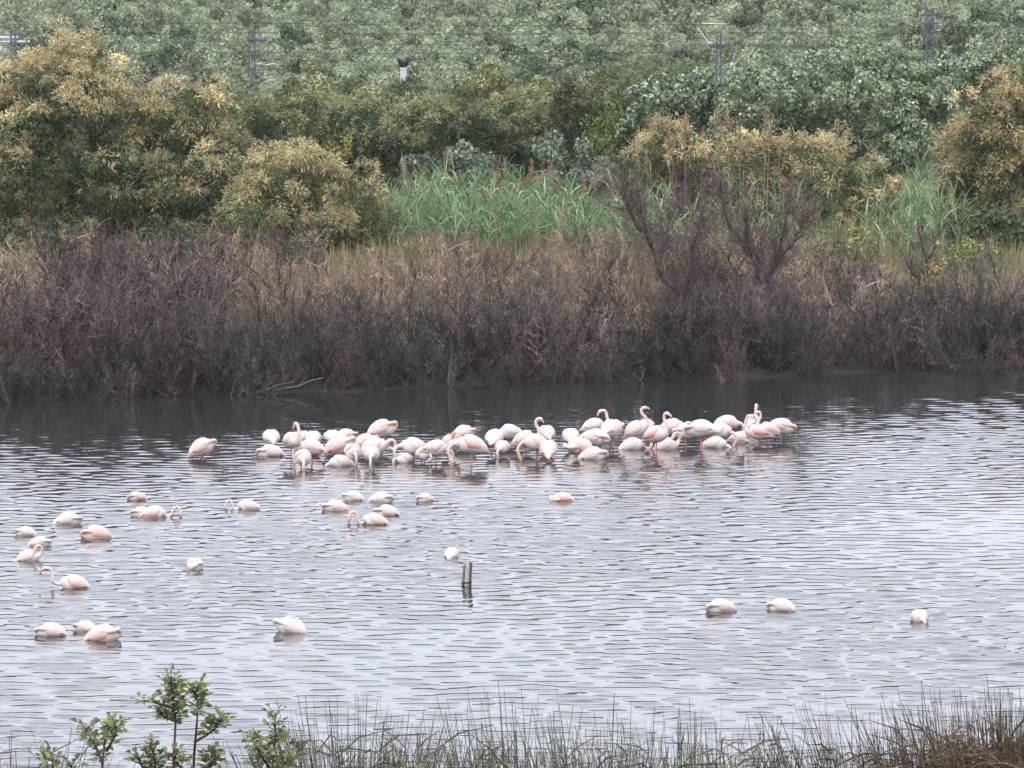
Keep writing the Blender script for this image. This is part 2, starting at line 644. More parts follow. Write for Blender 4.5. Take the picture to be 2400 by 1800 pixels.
# olive hedge trees in front of the railway
HG = 'olive tamarisks in the row below the railway'
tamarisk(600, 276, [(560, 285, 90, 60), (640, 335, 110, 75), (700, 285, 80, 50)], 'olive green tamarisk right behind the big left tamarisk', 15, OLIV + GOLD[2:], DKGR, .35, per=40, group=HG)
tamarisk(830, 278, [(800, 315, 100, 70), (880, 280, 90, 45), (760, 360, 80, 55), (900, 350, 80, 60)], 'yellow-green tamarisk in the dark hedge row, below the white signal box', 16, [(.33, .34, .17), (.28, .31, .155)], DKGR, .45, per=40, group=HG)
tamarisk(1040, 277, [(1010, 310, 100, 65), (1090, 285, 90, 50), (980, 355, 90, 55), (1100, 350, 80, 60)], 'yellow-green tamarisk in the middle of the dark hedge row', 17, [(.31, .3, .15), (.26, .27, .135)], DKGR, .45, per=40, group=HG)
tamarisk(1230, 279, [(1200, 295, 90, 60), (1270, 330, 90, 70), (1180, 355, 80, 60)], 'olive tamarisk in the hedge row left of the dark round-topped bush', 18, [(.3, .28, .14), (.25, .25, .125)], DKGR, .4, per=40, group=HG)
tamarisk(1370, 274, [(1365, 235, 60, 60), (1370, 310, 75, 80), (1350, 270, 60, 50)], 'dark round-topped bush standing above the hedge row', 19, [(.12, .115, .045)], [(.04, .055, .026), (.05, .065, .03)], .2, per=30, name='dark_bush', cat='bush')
leafy(1470, 266, [(1460, 330, 80, 55), (1480, 380, 90, 50), (1430, 290, 50, 40)], 'bright green bush between the dark bush and the poplars', 20, [(.12, .17, .04), (.15, .19, .05), (.09, .13, .035)], .11, per=50, name='green_bush', cat='bush')
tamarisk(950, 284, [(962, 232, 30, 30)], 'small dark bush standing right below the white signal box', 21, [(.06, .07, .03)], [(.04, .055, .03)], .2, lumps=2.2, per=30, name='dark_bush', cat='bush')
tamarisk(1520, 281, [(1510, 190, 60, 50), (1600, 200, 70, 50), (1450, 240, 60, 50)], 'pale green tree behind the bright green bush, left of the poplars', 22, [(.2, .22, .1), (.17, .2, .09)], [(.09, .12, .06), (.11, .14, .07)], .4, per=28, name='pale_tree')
pr = np.random.default_rng(66)
for k in range(17):
    px = 500 + k * 62 + pr.normal(0, 14)
    py = 225 + pr.normal(0, 16)
    rx, ry = pr.uniform(34, 60), pr.uniform(28, 44)
    leafy(px, 287 + pr.normal(0, 2), [(px, py, rx, ry), (px + pr.uniform(-40, 40), py + 28, rx, ry), (px + pr.uniform(-25, 25), py + 70, rx, 40)],
          'pale yellow-green shrub in the row at the foot of the hillside', 900 + k, [[(.3, .32, .15), (.24, .27, .13)], [(.24, .29, .16), (.2, .25, .14)], [(.34, .33, .16), (.27, .28, .13)], [(.15, .19, .09), (.19, .22, .11)]][k % 4],
          .11, 1.6, .36, 70, 'pale_shrub', 'shrub', 'pale shrubs at the foot of the hillside', r0=.05)
# silvery poplars
PG = [(.19, .245, .13), (.235, .285, .16), (.15, .2, .1), (.28, .32, .185)]
SILV = [(.38, .43, .33), (.33, .38, .29), (.45, .49, .4)]
leafy(2060, 263, [(1810, 220, 115, 95), (1990, 225, 140, 110), (2120, 260, 110, 110), (2060, 350, 120, 85), (1930, 320, 120, 80), (2180, 200, 70, 70), (1760, 290, 90, 70)],
      'broad white poplar with silvery leaves right of centre', 23, PG, .105, 2.1, .38, 112, hi=SILV, hifrac=.28)
leafy(1580, 265, [(1530, 260, 75, 55), (1620, 240, 90, 60), (1680, 290, 70, 60), (1560, 310, 90, 50)],
      'paler low white poplar left of the broad poplar', 24, [(.13, .17, .09), (.16, .19, .1), (.1, .14, .07)], .12, 2.1, .38, 80, hi=SILV, hifrac=.32)
leafy(2330, 268, [(2320, 170, 70, 60), (2385, 150, 60, 60), (2290, 230, 70, 60)],
      'white poplar at the top right behind the orange-tipped tamarisk', 25, PG, .105, 2.1, .38, 110, hi=SILV, hifrac=.28)
SG = [(.16, .2, .14), (.2, .23, .17), (.12, .15, .1)]
leafy(1060, 257, [(1080, 375, 70, 42), (1010, 410, 70, 40), (1130, 410, 50, 35)], 'grey-green saltbush behind the left half of the reeds', 26, SG, .11, 1.6, .3, 60, 'grey_bush', 'bush', hi=SILV, hifrac=.1)
leafy(1330, 257, [(1330, 370, 60, 50), (1360, 420, 60, 45), (1290, 350, 35, 25)], 'grey-green saltbush behind the right half of the reeds', 27, SG, .11, 1.6, .3, 60, 'grey_bush', 'bush', hi=SILV, hifrac=.12)
leafy(790, 262, [(790, 355, 28, 32), (770, 385, 30, 30)], 'small bright yellow-green bush at the left end of the hedge', 28, [(.24, .22, .05), (.17, .18, .05)], .09, 2, .25, 50, 'yellow_bush', 'bush', r0=.03)
YG = [(.36, .31, .055), (.28, .26, .05), (.22, .22, .05)]
leafy(1600, 213, [(1590, 622, 45, 24), (1645, 605, 50, 20), (1565, 642, 30, 22)], 'yellow bush glowing behind the tall dead tree', 29, YG, .08, 2.4, .2, 46, 'yellow_bush', 'bush', r0=.02)
leafy(1650, 212, [(1660, 665, 55, 38), (1615, 690, 40, 30)], 'green bush below the yellow bush behind the dead tree', 30, [(.06, .08, .035), (.08, .1, .04)], .08, 2.4, .2, 46, 'green_bush', 'bush', r0=.02)
leafy(2160, 209, [(2150, 690, 32, 45), (2180, 650, 25, 35), (2110, 720, 30, 25)], 'tan leafy bush in the brush towards the right edge', 31, [(.33, .26, .1), (.24, .2, .08)], .07, 1.6, .16, 34, 'tan_bush', 'bush', r0=.02)
leafy(410, 229, [(430, 610, 60, 45), (340, 600, 60, 50), (510, 590, 60, 45), (400, 570, 80, 50)], 'dark green undergrowth bush at the foot of the huge tamarisk', 32, DKGR, .11, 1.6, .35, 55, 'green_bush', 'bush')
leafy(60, 231, [(60, 600, 70, 50), (-20, 570, 80, 70), (140, 575, 60, 55)], 'dark green undergrowth bush at the left edge below the huge tamarisk', 33, DKGR, .11, 1.6, .35, 55, 'green_bush', 'bush')
leafy(2300, 236, [(2280, 545, 90, 45), (2370, 560, 80, 50), (2200, 530, 60, 50)], 'dark green undergrowth bush at the foot of the orange-tipped tamarisk', 34, DKGR, .11, 1.6, .35, 55, 'green_bush', 'bush')

for k, (px, Yb, es, lab, cs) in enumerate([
        (930, 230, [(930, 590, 60, 40), (990, 610, 45, 30)], 'olive undergrowth bush between the golden mound and the reeds', OLIV),
        (1370, 231, [(1370, 580, 60, 45), (1430, 600, 50, 35), (1330, 610, 40, 28)], 'olive undergrowth bush at the right foot of the reeds', OLIV + DKGR[:1]),
        (1960, 230, [(1960, 590, 50, 35), (2010, 570, 50, 35)], 'yellow-green undergrowth bush below the spreading golden tamarisk', [(.3, .3, .12), (.22, .24, .1)]),
        (720, 227, [(720, 620, 50, 32), (660, 605, 45, 40)], 'green undergrowth bush at the foot of the golden mound', DKGR + OLIV[:1]),
        (2230, 226, [(2230, 600, 55, 30), (2290, 610, 45, 28)], 'yellow-green undergrowth bush near the right edge', [(.3, .31, .13), (.22, .25, .1)])]):
    leafy(px, Yb, es, lab, 950 + k, cs, .085, 2.2, .26, 55, 'green_bush', 'bush', r0=.03)

# ------------------------------------------------------------------ hillside scrub
HCOL = [(.3, .35, .225), (.34, .38, .25), (.25, .3, .19), (.37, .4, .27), (.31, .34, .225)]  # pale greens, with some of the distance haze put into the leaf colour


def scrub_variant(seed, nq, leaf, dark=False):
    rng = np.random.default_rng(seed)
    E = [(0, 0, .75, .85, .85, .75), (.55, .2, .6, .6, .55, .55), (-.5, -.2, .65, .6, .6, .6)]
    P, d, lid, L, h = crown_points(E, rng, 2.0, .3, 90, .8, 0)
    sel = rng.permutation(len(P))[:nq]
    P, d, lid = P[sel], d[sel], lid[sel]
    C = pal(HCOL if not dark else [(.1, .13, .08), (.12, .15, .095)], len(P), rng, .16) * np.exp(rng.normal(0, .2, len(L)))[lid][:, None]
    N = unit(d + rng.normal(0, .3, (len(P), 3)))
    return cards(P, N, rng.uniform(.6, 1.4, len(P)) * leaf, C, rng, 1.3)


hr = np.random.default_rng(55)
pts = []
for y in np.arange(322, 436, 1.5):
    wd = y * .075 + 12
    for x in np.arange(-wd, wd, 1.95 + (y - 322) * .006):
        pts.append((x + hr.normal(0, .55), y + hr.normal(0, .55)))
pts = np.array(pts)
pz = ground_z(pts[:, 0], pts[:, 1])
vis_px = 1200 + F * pts[:, 0] / pts[:, 1]
vis_py = 900 + F * np.tan(np.arctan((CAMH - pz - 1.4) / pts[:, 1]) - TILT)
inview = (vis_px > -20) & (vis_px < 2420) & (vis_py < 235) & (vis_py > -30)
order = np.argsort(pts[:, 1] + np.where(inview, 0, 1e4))
single = order[:290]
rest = np.setdiff1d(np.arange(len(pts)), single)
variants = []
for k in range(7):
    V, q, C = scrub_variant(300 + k, 2400, .085, k == 6)
    variants.append(mesh_from('scrub_crown', V, [q], C, [M_HILL]))
mbt = MB()
for k in range(4):
    a = k * 1.6
    mbt.tube(wander(np.array((0, 0, -.2)), np.array((.5 * math.cos(a), .5 * math.sin(a), .9)), 5, .04, hr), np.linspace(.05, .02, 5), 4)
trunk_me = mbt.mesh('scrub_trunk', M_BARK)
for k, i in enumerate(single):
    x, y = pts[i]
    r = empty('scrub_bush', (x, y, pz[i] - .05))
    v = int(hr.integers(0, 6)) if hr.uniform() > .09 else 6
    s = hr.uniform(.8, 1.75) if v < 6 else hr.uniform(1.1, 1.9)
    r.scale = (s * hr.uniform(.85, 1.2), s * hr.uniform(.85, 1.2), s)
    r.rotation_euler.z = hr.uniform(0, 6.28)
    link('crown', variants[v], r)
    link('trunk', trunk_me, r)
    px_ = vis_px[i]
    where = ('left of the first lattice mast' if px_ < 560 else 'between the lattice mast and the signal' if px_ < 920 else 'right of the signal' if px_ < 1640 else 'above the poplars')
    tag(r, ('rounded grey-green scrub bush low on the hillside, ' if v < 6 else 'dark green scrub bush low on the hillside, ') + where, 'bush',
        'scrub bushes on the hillside' if v < 6 else 'dark scrub bushes on the hillside')
gp = mesh_from('hillside_scrub', np.stack([pts[rest, 0], pts[rest, 1], pz[rest] - .05], 1), [np.array([[0, 1, 2]])], None, [M_HILL])
nrest = len(rest)
kinds = np.where(hr.uniform(0, 1, nrest) < .08, 6, hr.integers(0, 6, nrest)).astype(np.int32)
for nm, ty, arr in (('kind', 'INT', kinds), ('turn', 'FLOAT', hr.uniform(0, 6.28, nrest)), ('size', 'FLOAT', np.where(kinds == 6, hr.uniform(1.1, 1.9, nrest), hr.uniform(.8, 1.75, nrest)))):
    at_ = gp.attributes.new(nm, ty, 'POINT')
    at_.data.foreach_set('value', arr.astype(np.int32 if ty == 'INT' else np.float32))
ng = bpy.data.node_groups.new('scatter_scrub', 'GeometryNodeTree')
ng.interface.new_socket('Geometry', in_out='INPUT', socket_type='NodeSocketGeometry')
ng.interface.new_socket('Geometry', in_out='OUTPUT', socket_type='NodeSocketGeometry')
gi, go = ng.nodes.new('NodeGroupInput'), ng.nodes.new('NodeGroupOutput')
jn = ng.nodes.new('GeometryNodeJoinGeometry')
def named(nm, ty):
    n = ng.nodes.new('GeometryNodeInputNamedAttribute')
    n.data_type = ty
    n.inputs['Name'].default_value = nm
    return n.outputs['Attribute']
nk_, nt_, ns_ = named('kind', 'INT'), named('turn', 'FLOAT'), named('size', 'FLOAT')
cx_ = ng.nodes.new('ShaderNodeCombineXYZ')
ng.links.new(nt_, cx_.inputs['Z'])
m2p = ng.nodes.new('GeometryNodeMeshToPoints')
ng.links.new(gi.outputs[0], m2p.inputs[0])
for k in range(7):
    cmp_ = ng.nodes.new('FunctionNodeCompare')
    cmp_.data_type = 'INT'
    cmp_.operation = 'EQUAL'
    ng.links.new(nk_, cmp_.inputs['A'] if cmp_.inputs['A'].type == 'INT' else cmp_.inputs[2])
    (cmp_.inputs['B'] if cmp_.inputs['B'].type == 'INT' else cmp_.inputs[3]).default_value = k
    src = next(o for o in bpy.data.objects if o.data is variants[k])
    oi = ng.nodes.new('GeometryNodeObjectInfo')
    oi.inputs['Object'].default_value = src
    oi.inputs['As Instance'].default_value = True
    ip = ng.nodes.new('GeometryNodeInstanceOnPoints')
    ng.links.new(m2p.outputs[0], ip.inputs['Points'])
    ng.links.new(cmp_.outputs[0], ip.inputs['Selection'])
    ng.links.new(oi.outputs['Geometry'], ip.inputs['Instance'])
    ng.links.new(cx_.outputs[0], ip.inputs['Rotation'])
    ng.links.new(ns_, ip.inputs['Scale'])
    ng.links.new(ip.outputs[0], jn.inputs[0])
ng.links.new(jn.outputs[0], go.inputs[0])
hs_ = tag(link('hillside_scrub', gp), 'grey-green scrub covering the upper hillside as one mass', 'scrub', None, 'stuff')
gm = hs_.modifiers.new('scatter', 'NODES')
gm.node_group = ng

# ------------------------------------------------------------------ reeds and grasses
rr = np.random.default_rng(77)


def reed_geometry(n, base_xy, hgt, rng, cols, lw=.052, ll=(.5, .95), leaves=9):
    """canes with arching leaves"""
    Pn, Dn, Ln, Wn, Cn = [], [], [], [], []
    mb = MB()
    for i in range(n):
        x, y, z = base_xy[i]
        h = hgt[i]
        lean = rng.normal(0, .07, 2)
        top = np.array((x + lean[0] * h, y + lean[1] * h, z + h))
        b = np.array((x, y, z))
        c = pal(cols, 1, rng)[0]
        mb.tube(np.vstack([b, (b + top) / 2 + rng.normal(0, .03, 3), top]), (.014, .011, .005), 3, c * .9, False)
        t = rng.uniform(.25, 1.0, leaves)
        a = rng.uniform(0, 6.28, leaves)
        el = rng.uniform(.75, 1.4, leaves)
        Pn.append(b + (top - b) * t[:, None])
        Dn.append(np.stack([np.cos(a) * np.cos(el), np.sin(a) * np.cos(el), np.sin(el)], 1))
        Ln.append(rng.uniform(*ll, leaves))
        Wn.append(rng.uniform(.6, 1.2, leaves) * lw)
        Cn.append(np.tile(c, (leaves, 1)) * np.exp(rng.normal(0, .18, (leaves, 1))))
    V, q, C = tassels(np.vstack(Pn), np.vstack(Dn), np.concatenate(Ln), np.concatenate(Wn), np.vstack(Cn), rng, .6)
    mb.add(V, q, None, C)
    return mb


RC = [(.17, .265, .13), (.21, .31, .155), (.12, .195, .09), (.25, .34, .175), (.32, .29, .16), (.15, .24, .12)]
bx, hh = [], []
for k in range(560):
    px = rr.normal(1120, 165) if k % 3 else rr.uniform(870, 1440)
    Yd = rr.uniform(232, 250)
    p = at(px, 500, Yd)
    bx.append((p[0], Yd, float(ground_z(p[0], Yd))))
    hh.append(max(.8, rr.uniform(1.2, 2.35) * (1 - .3 * max(0, (px - 1280) / 140)) * (1 - .3 * max(0, (960 - px) / 80))))
tag(link('reed_bed', reed_geometry(len(bx), bx, hh, rr, RC).mesh('reed_bed', M_LEAF)), 'fresh green reed bed in the middle behind the dead brush', 'reeds', None, 'stuff')
bx, hh = [], []
for k in range(190):
    px = rr.choice([1700, 1560, 2110, 2180, 1850, 1480]) + rr.normal(0, 38)
    Yd = rr.uniform(226, 240)
    p = at(px, 500, Yd)
    bx.append((p[0], Yd, float(ground_z(p[0], Yd))))
    hh.append(rr.uniform(1.5, 3.0))
tag(link('scattered_reeds', reed_geometry(len(bx), bx, hh, rr, RC).mesh('scattered_reeds', M_LEAF)), 'green reeds growing scattered through the dead trees on the right', 'reeds', None, 'stuff')


def plumed_reed(px, ptop, Y, label, group, seed):
    rng = np.random.default_rng(seed)
    p = at(px, ptop, Y)
    gz = float(ground_z(p[0], Y))
    h = p[2] - gz
    root = empty('plumed_reed', (p[0], Y, gz))
    lean = rng.normal(0, .1)
    mb = MB()
    mb.tube([(0, 0, 0), (lean * .3, 0, h * .5), (lean, 0, h * .95)], (.02, .016, .008), 4, (.3, .22, .12))
    link('stalk', mb.mesh('stalk', M_LEAF), root)
    n = 46
    t = rng.uniform(0, 1, n)
    P = np.stack([lean + rng.normal(0, .02, n), rng.normal(0, .02, n), h - .75 * t], 1)
    a = rng.uniform(0, 6.28, n)
    D = unit(np.stack([np.cos(a) * .4, np.sin(a) * .4, np.full(n, .9)], 1))
    V, q, C = tassels(P, D, .12 + .16 * t, np.full(n, .045), pal([(.38, .265, .165), (.42, .3, .19), (.33, .225, .14)], n, rng), rng, .7)
    link('plume', mesh_from('plume', V, [q], C, [M_LEAF]), root)
    tag(root, label, 'reed', group)


pl = [(1162, 395), (1192, 370), (1245, 376), (1290, 378), (1275, 400), (1220, 405), (1305, 415), (1130, 410), (1360, 410), (1395, 400), (880, 375), (950, 378), (1255, 420), (1180, 425)]
for k, (px, py) in enumerate(pl):
    plumed_reed(px, py, 243 + (k * 7) % 8, 'tan plumed reed rising above the green reed bed', 'plumed reeds above the reed bed', 500 + k)
pl = [(1605, 275), (1622, 262), (1690, 258), (1710, 262), (1790, 250), (1798, 285), (1570, 300), (1650, 300), (1735, 300), (1480, 400), (1520, 350), (1830, 320)]
for k, (px, py) in enumerate(pl):
    plumed_reed(px, py, 241 + (k * 5) % 6, 'tan plumed reed rising beside the golden tamarisk right of centre', 'plumed reeds by the golden tamarisk', 540 + k)


def grass_field(name, label, n, sampler, hr_, cols, seed, w=.03, mat=None, lean=.35):
    rng = np.random.default_rng(seed)
    x, y, cidx = sampler(n, rng)
    z = ground_z(x, y)
    P = np.stack([x, y, z], 1)
    a = rng.uniform(0, 6.28, n)
    l = np.abs(rng.normal(0, lean, n))
    D = unit(np.stack([np.cos(a) * l, np.sin(a) * l, np.ones(n)], 1))
    C = cols(x, y, rng)
    V, q, cc = tassels(P, D, rng.uniform(*hr_, n), np.full(n, w), C, rng, .25)
    tag(link(name, mesh_from(name, V, [q], cc, [mat or M_GRASS])), label, 'grass', None, 'stuff')


def far_sampler(n, rng):
    x = rng.uniform(-24, 24, n)
    d = rng.uniform(5.5, 48, n)
    return x, shore_y(x) + d, None


def far_cols(x, y, rng):
    n = len(x)
    f = .5 + .5 * np.sin(x * .6 + 2 * np.sin(y * .21) + 1)
    g = .5 + .5 * np.sin(x * .23 - y * .3 + 2)
    a, b, c = np.array((.34, .24, .165)), np.array((.34, .275, .15)), np.array((.2, .225, .1))
    right = np.clip((x - 8) / 4, 0, 1)
    C = a * (1 - f)[:, None] + b * f[:, None]
    k = np.clip(g * .3 + right * .5, 0, 1)[:, None]
    C = C * (1 - k) + c * k * 1.1
    return C * np.exp(rng.normal(0, .22, (n, 1)))


grass_field('meadow_grass', 'dry tan and yellow-green grass between the dead brush and the tamarisks', 52000, far_sampler, (.35, .95), far_cols, 81, .028)


def near_sampler(n, rng):
    y = rng.uniform(14, 107, n)
    x = rng.uniform(-1, 1, n) * (4 + y * .2)
    return x, y, None


grass_field('bank_grass', 'short green and straw grass on the near bank at the bottom edge', 16000, near_sampler, (.15, .42),
            lambda x, y, rng: pal([(.1, .13, .05), (.16, .15, .07), (.2, .17, .09)], len(x), rng), 82, .012)


# ------------------------------------------------------------------ dead brush along the far shore
def dead_mesh(name, h, wd, stems, twigs, col, seed, thick=.03, fine=2, lean=0.0, bend=.5, tw=.0075):
    rng = np.random.default_rng(seed)
    mb = MB()
    col = np.array(col)
    for s in range(stems):
        a = rng.uniform(0, 6.28)
        b = np.array((rng.normal(0, wd * .16), rng.normal(0, wd * .16), -.25))
        sp = rng.uniform(.1, 1) ** .7
        tip = np.array((math.cos(a) * wd * .5 * sp + lean * h, math.sin(a) * wd * .5 * sp, h * rng.uniform(.6, 1.0)))
        n = 8
        t = np.linspace(0, 1, n)[:, None]
        P = b + (tip - b) * t
        P[:, :2] += (np.sin(t * math.pi) * rng.normal(0, bend * .3, 2)) + rng.normal(0, .045 * h * .4, (n, 2)) * t
        r = thick * rng.uniform(.5, 1.1)
        c = col * math.exp(rng.normal(0, .25))
        mb.tube(P, np.linspace(r, r * .25, n), 4, c * (.55 if s % 2 else 1.2), False)
        for k in range(twigs):
            i = int(rng.integers(1, n - 1))
            f = rng.uniform()
            q0 = P[i] * (1 - f) + P[i + 1] * f
            dr = unit((P[-1] - P[0]) / h + rng.normal(0, .75, 3) + np.array((0, 0, .35)))
            L = rng.uniform(.25, .6) * h * .42
            m = 5
            tt = np.linspace(0, 1, m)[:, None]
            Q = q0 + dr * L * tt + np.array((0, 0, 1.0)) * (L * .3 * tt ** 2) * rng.uniform(-.6, 1.2) + rng.normal(0, .02, (m, 3)) * tt
            c2 = c * math.exp(rng.normal(.05, .38))
            mb.tube(Q, np.linspace(tw * 1.5, tw * .7, m), 3, c2, False)
            for j in range(fine):
                i2 = int(rng.integers(1, m))
                d3 = unit(dr + rng.normal(0, .8, 3) + np.array((0, 0, .2)))
                L3 = rng.uniform(.12, .4) * h * .24
                e = Q[i2] + d3 * L3
                mb.tube(np.vstack([Q[i2], (Q[i2] + e) / 2 + rng.normal(0, .025, 3), e]), (tw * .9, tw * .8, tw * .5), 3, c2 * 1.1, False)
    return mb.mesh(name, M_TWIG)


PURP, GREY, TANB, DARK = (.118, .086, .084), (.1, .088, .078), (.26, .195, .14), (.056, .05, .05)
DV = {
    'purple': [dead_mesh('dead_twigs', 1, 1.15, 16, 15, PURP, 600 + k, .0115, 3, tw=.0034) for k in range(3)],
    'grey': [dead_mesh('dead_twigs', 1, 1.3, 17, 15, GREY, 610 + k, .0115, 3, tw=.0034) for k in range(3)],
    'tan': [dead_mesh('dead_twigs', 1, 1.2, 18, 14, TANB, 620 + k, .008, 2, tw=.003) for k in range(2)],
    'dark': [dead_mesh('dead_twigs', 1, 1.5, 18, 15, DARK, 630 + k, .012, 3, tw=.0036) for k in range(3)],
}
LAB = {'purple': 'purplish-brown leafless bush in the far shore brush', 'grey': 'grey-brown leafless bush in the far shore brush',
       'tan': 'tan twiggy bush at the back of the dead brush', 'dark': 'dark low leafless bush at the far waterline'}
br = np.random.default_rng(91)
ROWS = [(-.1, 1.25, 'dark', .95), (.9, 1.7, 'dark', 1.05), (2.0, 2.0, 'dark', 1.1), (3.4, 2.2, 'grey', 1.25), (5.0, 2.4, 'purple', 1.35), (6.8, 2.5, 'purple', 1.4), (8.8, 2.4, 'tan', 1.3), (11.5, 2.1, 'tan', 1.2), (14.5, 1.9, 'tan', 1.3), (19, 1.6, 'tan', 1.4), (24, 1.6, 'tan', 1.4), (29, 1.5, 'tan', 1.5)]
for d, h, kind, step in ROWS:
    x = -18.0 + br.uniform(0, 1)
    while x < 19:
        yy = float(shore_y(x)) + d + br.normal(0, .45)
        kd = kind
        u = br.uniform()
        if u < (.3 if d < 10 else .2):
            kd = str(br.choice(['purple', 'grey', 'tan' if d > 3 else 'dark']))
        if (x < -8.5 or (4.5 < x < 10.5 and u > .5)) and 1.5 < d < 18 and u > .35:
            kd = 'purple'
        if x > -8.5 and 4 < d < 10 and u > .55 and not 4.5 < x < 10.5:
            kd = 'tan'
        if d > 12 and .2 < u < .34:
            kd = 'grey'
        hz = h * (br.uniform(.68, 1.25) if d < 8 else br.uniform(.55, 1.4)) * (1 + .16 * math.sin(x * 1.1 + d))
        if d > 4 and 8 < x:
            hz *= .8
        if x < -8.5 and 5 < d < 18:
            hz *= 1.12
        if 4.5 < x < 10.5 and 8 < d < 22:
            hz *= 1.45
        if 4 < d < 10 and x > -8.5:
            hz *= .62 + .16 * math.sin(x * .8 + 1)
        if 10 < d and -8.5 < x:
            hz *= 1.0 if x < 7 else .75
        v = DV[kd][int(br.integers(0, len(DV[kd])))]
        o = link('dead_bush', v, None, (x, yy, float(ground_z(x, yy))))
        o.scale = (hz * br.uniform(.9, 1.25), hz * br.uniform(.9, 1.25), hz)
        o.rotation_euler.z = br.uniform(0, 6.28)
        where = ('below the huge left tamarisk' if x < -7.2 else 'below the golden mound' if x < -3.6 else 'below the green reeds' if x < 3.2 else 'around the tall dead trees' if x < 9.5 else 'towards the right edge')
        tag(o, LAB[kd] + ', ' + where, 'bush', {'purple': 'purplish bushes in the dead brush', 'grey': 'grey bushes in the dead brush', 'tan': 'tan bushes at the back of the brush', 'dark': 'dark bushes at the far waterline'}[kd])
        x += step * br.uniform(.75, 1.3)


def dead_tree(paths, Y, label, seed, col=(.05, .042, .04), r0=6.0, twigcol=PURP, twig_n=26, tl=.75):
    """paths: main limbs as photo polylines, first one from the ground"""
    rng = np.random.default_rng(seed)
    p0 = at(*paths[0][0], Y)
    gz = float(ground_z(p0[0], Y))
    root = empty('dead_tree', (p0[0], Y, gz))
    base = np.array((p0[0], Y, gz))
    s = ppm(Y)
    mb, tb = MB(), MB()
    for i, pth in enumerate(paths):
        dy = rng.normal(0, .25) if i else 0
        pts_ = np.array([at(px, py, Y) - base for px, py in pth])
        if i == 0:
            pts_[0] = (0, 0, -.2)
        n = 12
        tt = np.linspace(0, len(pts_) - 1, n)
        P = np.stack([np.interp(tt, np.arange(len(pts_)), pts_[:, k]) for k in range(3)], 1)
        P[:, 1] += dy * np.linspace(0, 1, n) * 2
        P[1:-1] += rng.normal(0, .035, (n - 2, 3))
        r = r0 / s * (1 if i == 0 else .6)
        mb.tube(P, np.linspace(r, r * .3, n), 6)
        for k in range(twig_n):
            j = int(rng.integers(2 if i == 0 else 0, n))
            q0 = P[j]
            dr = unit(unit(P[-1] - P[0]) + rng.normal(0, .95, 3) + np.array((0, 0, .3)))
            L = rng.uniform(.35, 1.0) * tl
            m = 6
            t5 = np.linspace(0, 1, m)[:, None]
            Q = q0 + dr * L * t5 + np.array((0, 0, 1)) * L * .25 * t5 ** 2 + rng.normal(0, .02, (m, 3)) * t5
            c = np.array(twigcol) * math.exp(rng.normal(0, .25))
            tb.tube(Q, np.linspace(.011, .004, m), 3, c * .8, False)
            for g in range(8):
                i2 = int(rng.integers(1, m))
                e = Q[i2] + unit(dr + rng.normal(0, .7, 3)) * rng.uniform(.15, .5) * tl * .7
                tb.tube(np.vstack([Q[i2], (Q[i2] + e) / 2 + rng.normal(0, .03, 3), e]), (.0055, .005, .0035), 3, c, False)
    link('trunk', mb.mesh('trunk', M_BARK, True), root)
    link('twigs', tb.mesh('twigs', M_TWIG), root)
    tag(root, label, 'tree')
    return root


dead_tree([[(1650, 800), (1600, 710), (1545, 640), (1520, 560), (1500, 470)], [(1545, 640), (1560, 560), (1590, 470)], [(1520, 560), (1475, 500), (1455, 440)],
           [(1600, 710), (1620, 600), (1640, 500)]], 206, 'tall leafless dead tree leaning left in front of the yellow bush', 701, twig_n=80, tl=1.35)
dead_tree([[(1800, 790), (1790, 690), (1810, 630), (1835, 560), (1850, 480)], [(1790, 690), (1760, 600), (1745, 500)], [(1810, 630), (1870, 560), (1890, 500)], [(1760, 600), (1710, 530), (1690, 450)]],
          208, 'tall purplish dead tree with forked trunk right of the yellow bush', 702, twig_n=80, tl=1.35)
dead_tree([[(700, 830), (690, 770), (665, 715), (620, 655), (560, 610)], [(665, 715), (680, 640), (690, 570)], [(690, 790), (730, 740), (770, 700)], [(660, 710), (655, 640), (645, 560)]],
          204, 'bent dead tree with forked limbs between the two left tamarisks', 703, twig_n=22)
dead_tree([[(505, 780), (502, 720), (495, 660), (480, 620), (470, 560)], [(495, 660), (515, 610), (520, 550)]], 205, 'thin forked dead tree at the foot of the huge left tamarisk', 704, r0=4, twig_n=20)
dead_tree([[(2190, 760), (2180, 690), (2172, 620), (2160, 560), (2150, 520)], [(2180, 690), (2130, 620), (2100, 570)], [(2172, 620), (2190, 570), (2200, 540)], [(2150, 740), (2090, 670), (2040, 610)]],
          210, 'bare dead tree with spreading limbs near the tan leafy bush', 705, r0=4.5, twig_n=16)
dead_tree([[(1100, 790), (1098, 730), (1102, 680), (1075, 640), (1068, 590)]], 203, 'crooked thin dead stem below the green reeds', 706, r0=3.5, twig_n=22)
dead_tree([[(1190, 780), (1180, 730), (1150, 680), (1130, 620)], [(1180, 730), (1170, 660), (1160, 610)]], 204, 'thin dead stems leaning left below the plumed reeds', 707, r0=3.5, twig_n=18)
dead_tree([[(2330, 730), (2350, 680), (2330, 630), (2320, 590)]], 212, 'thin dead tree by the right edge of the brush', 708, r0=3.5, twig_n=18)
dead_tree([[(1970, 800), (1950, 720), (1955, 650), (1980, 590)], [(1955, 700), (1930, 640), (1925, 590)]], 208, 'thin dead tree between the purplish dead tree and the spreading one', 709, r0=3.5, twig_n=30)
dead_tree([[(180, 820), (175, 740), (160, 660), (150, 590)], [(175, 740), (220, 650), (240, 580)], [(160, 700), (120, 640), (95, 580)]], 203, 'tall purple-twigged dead bush tree at the left edge', 710, r0=3.5, twig_n=60, tl=1.2)

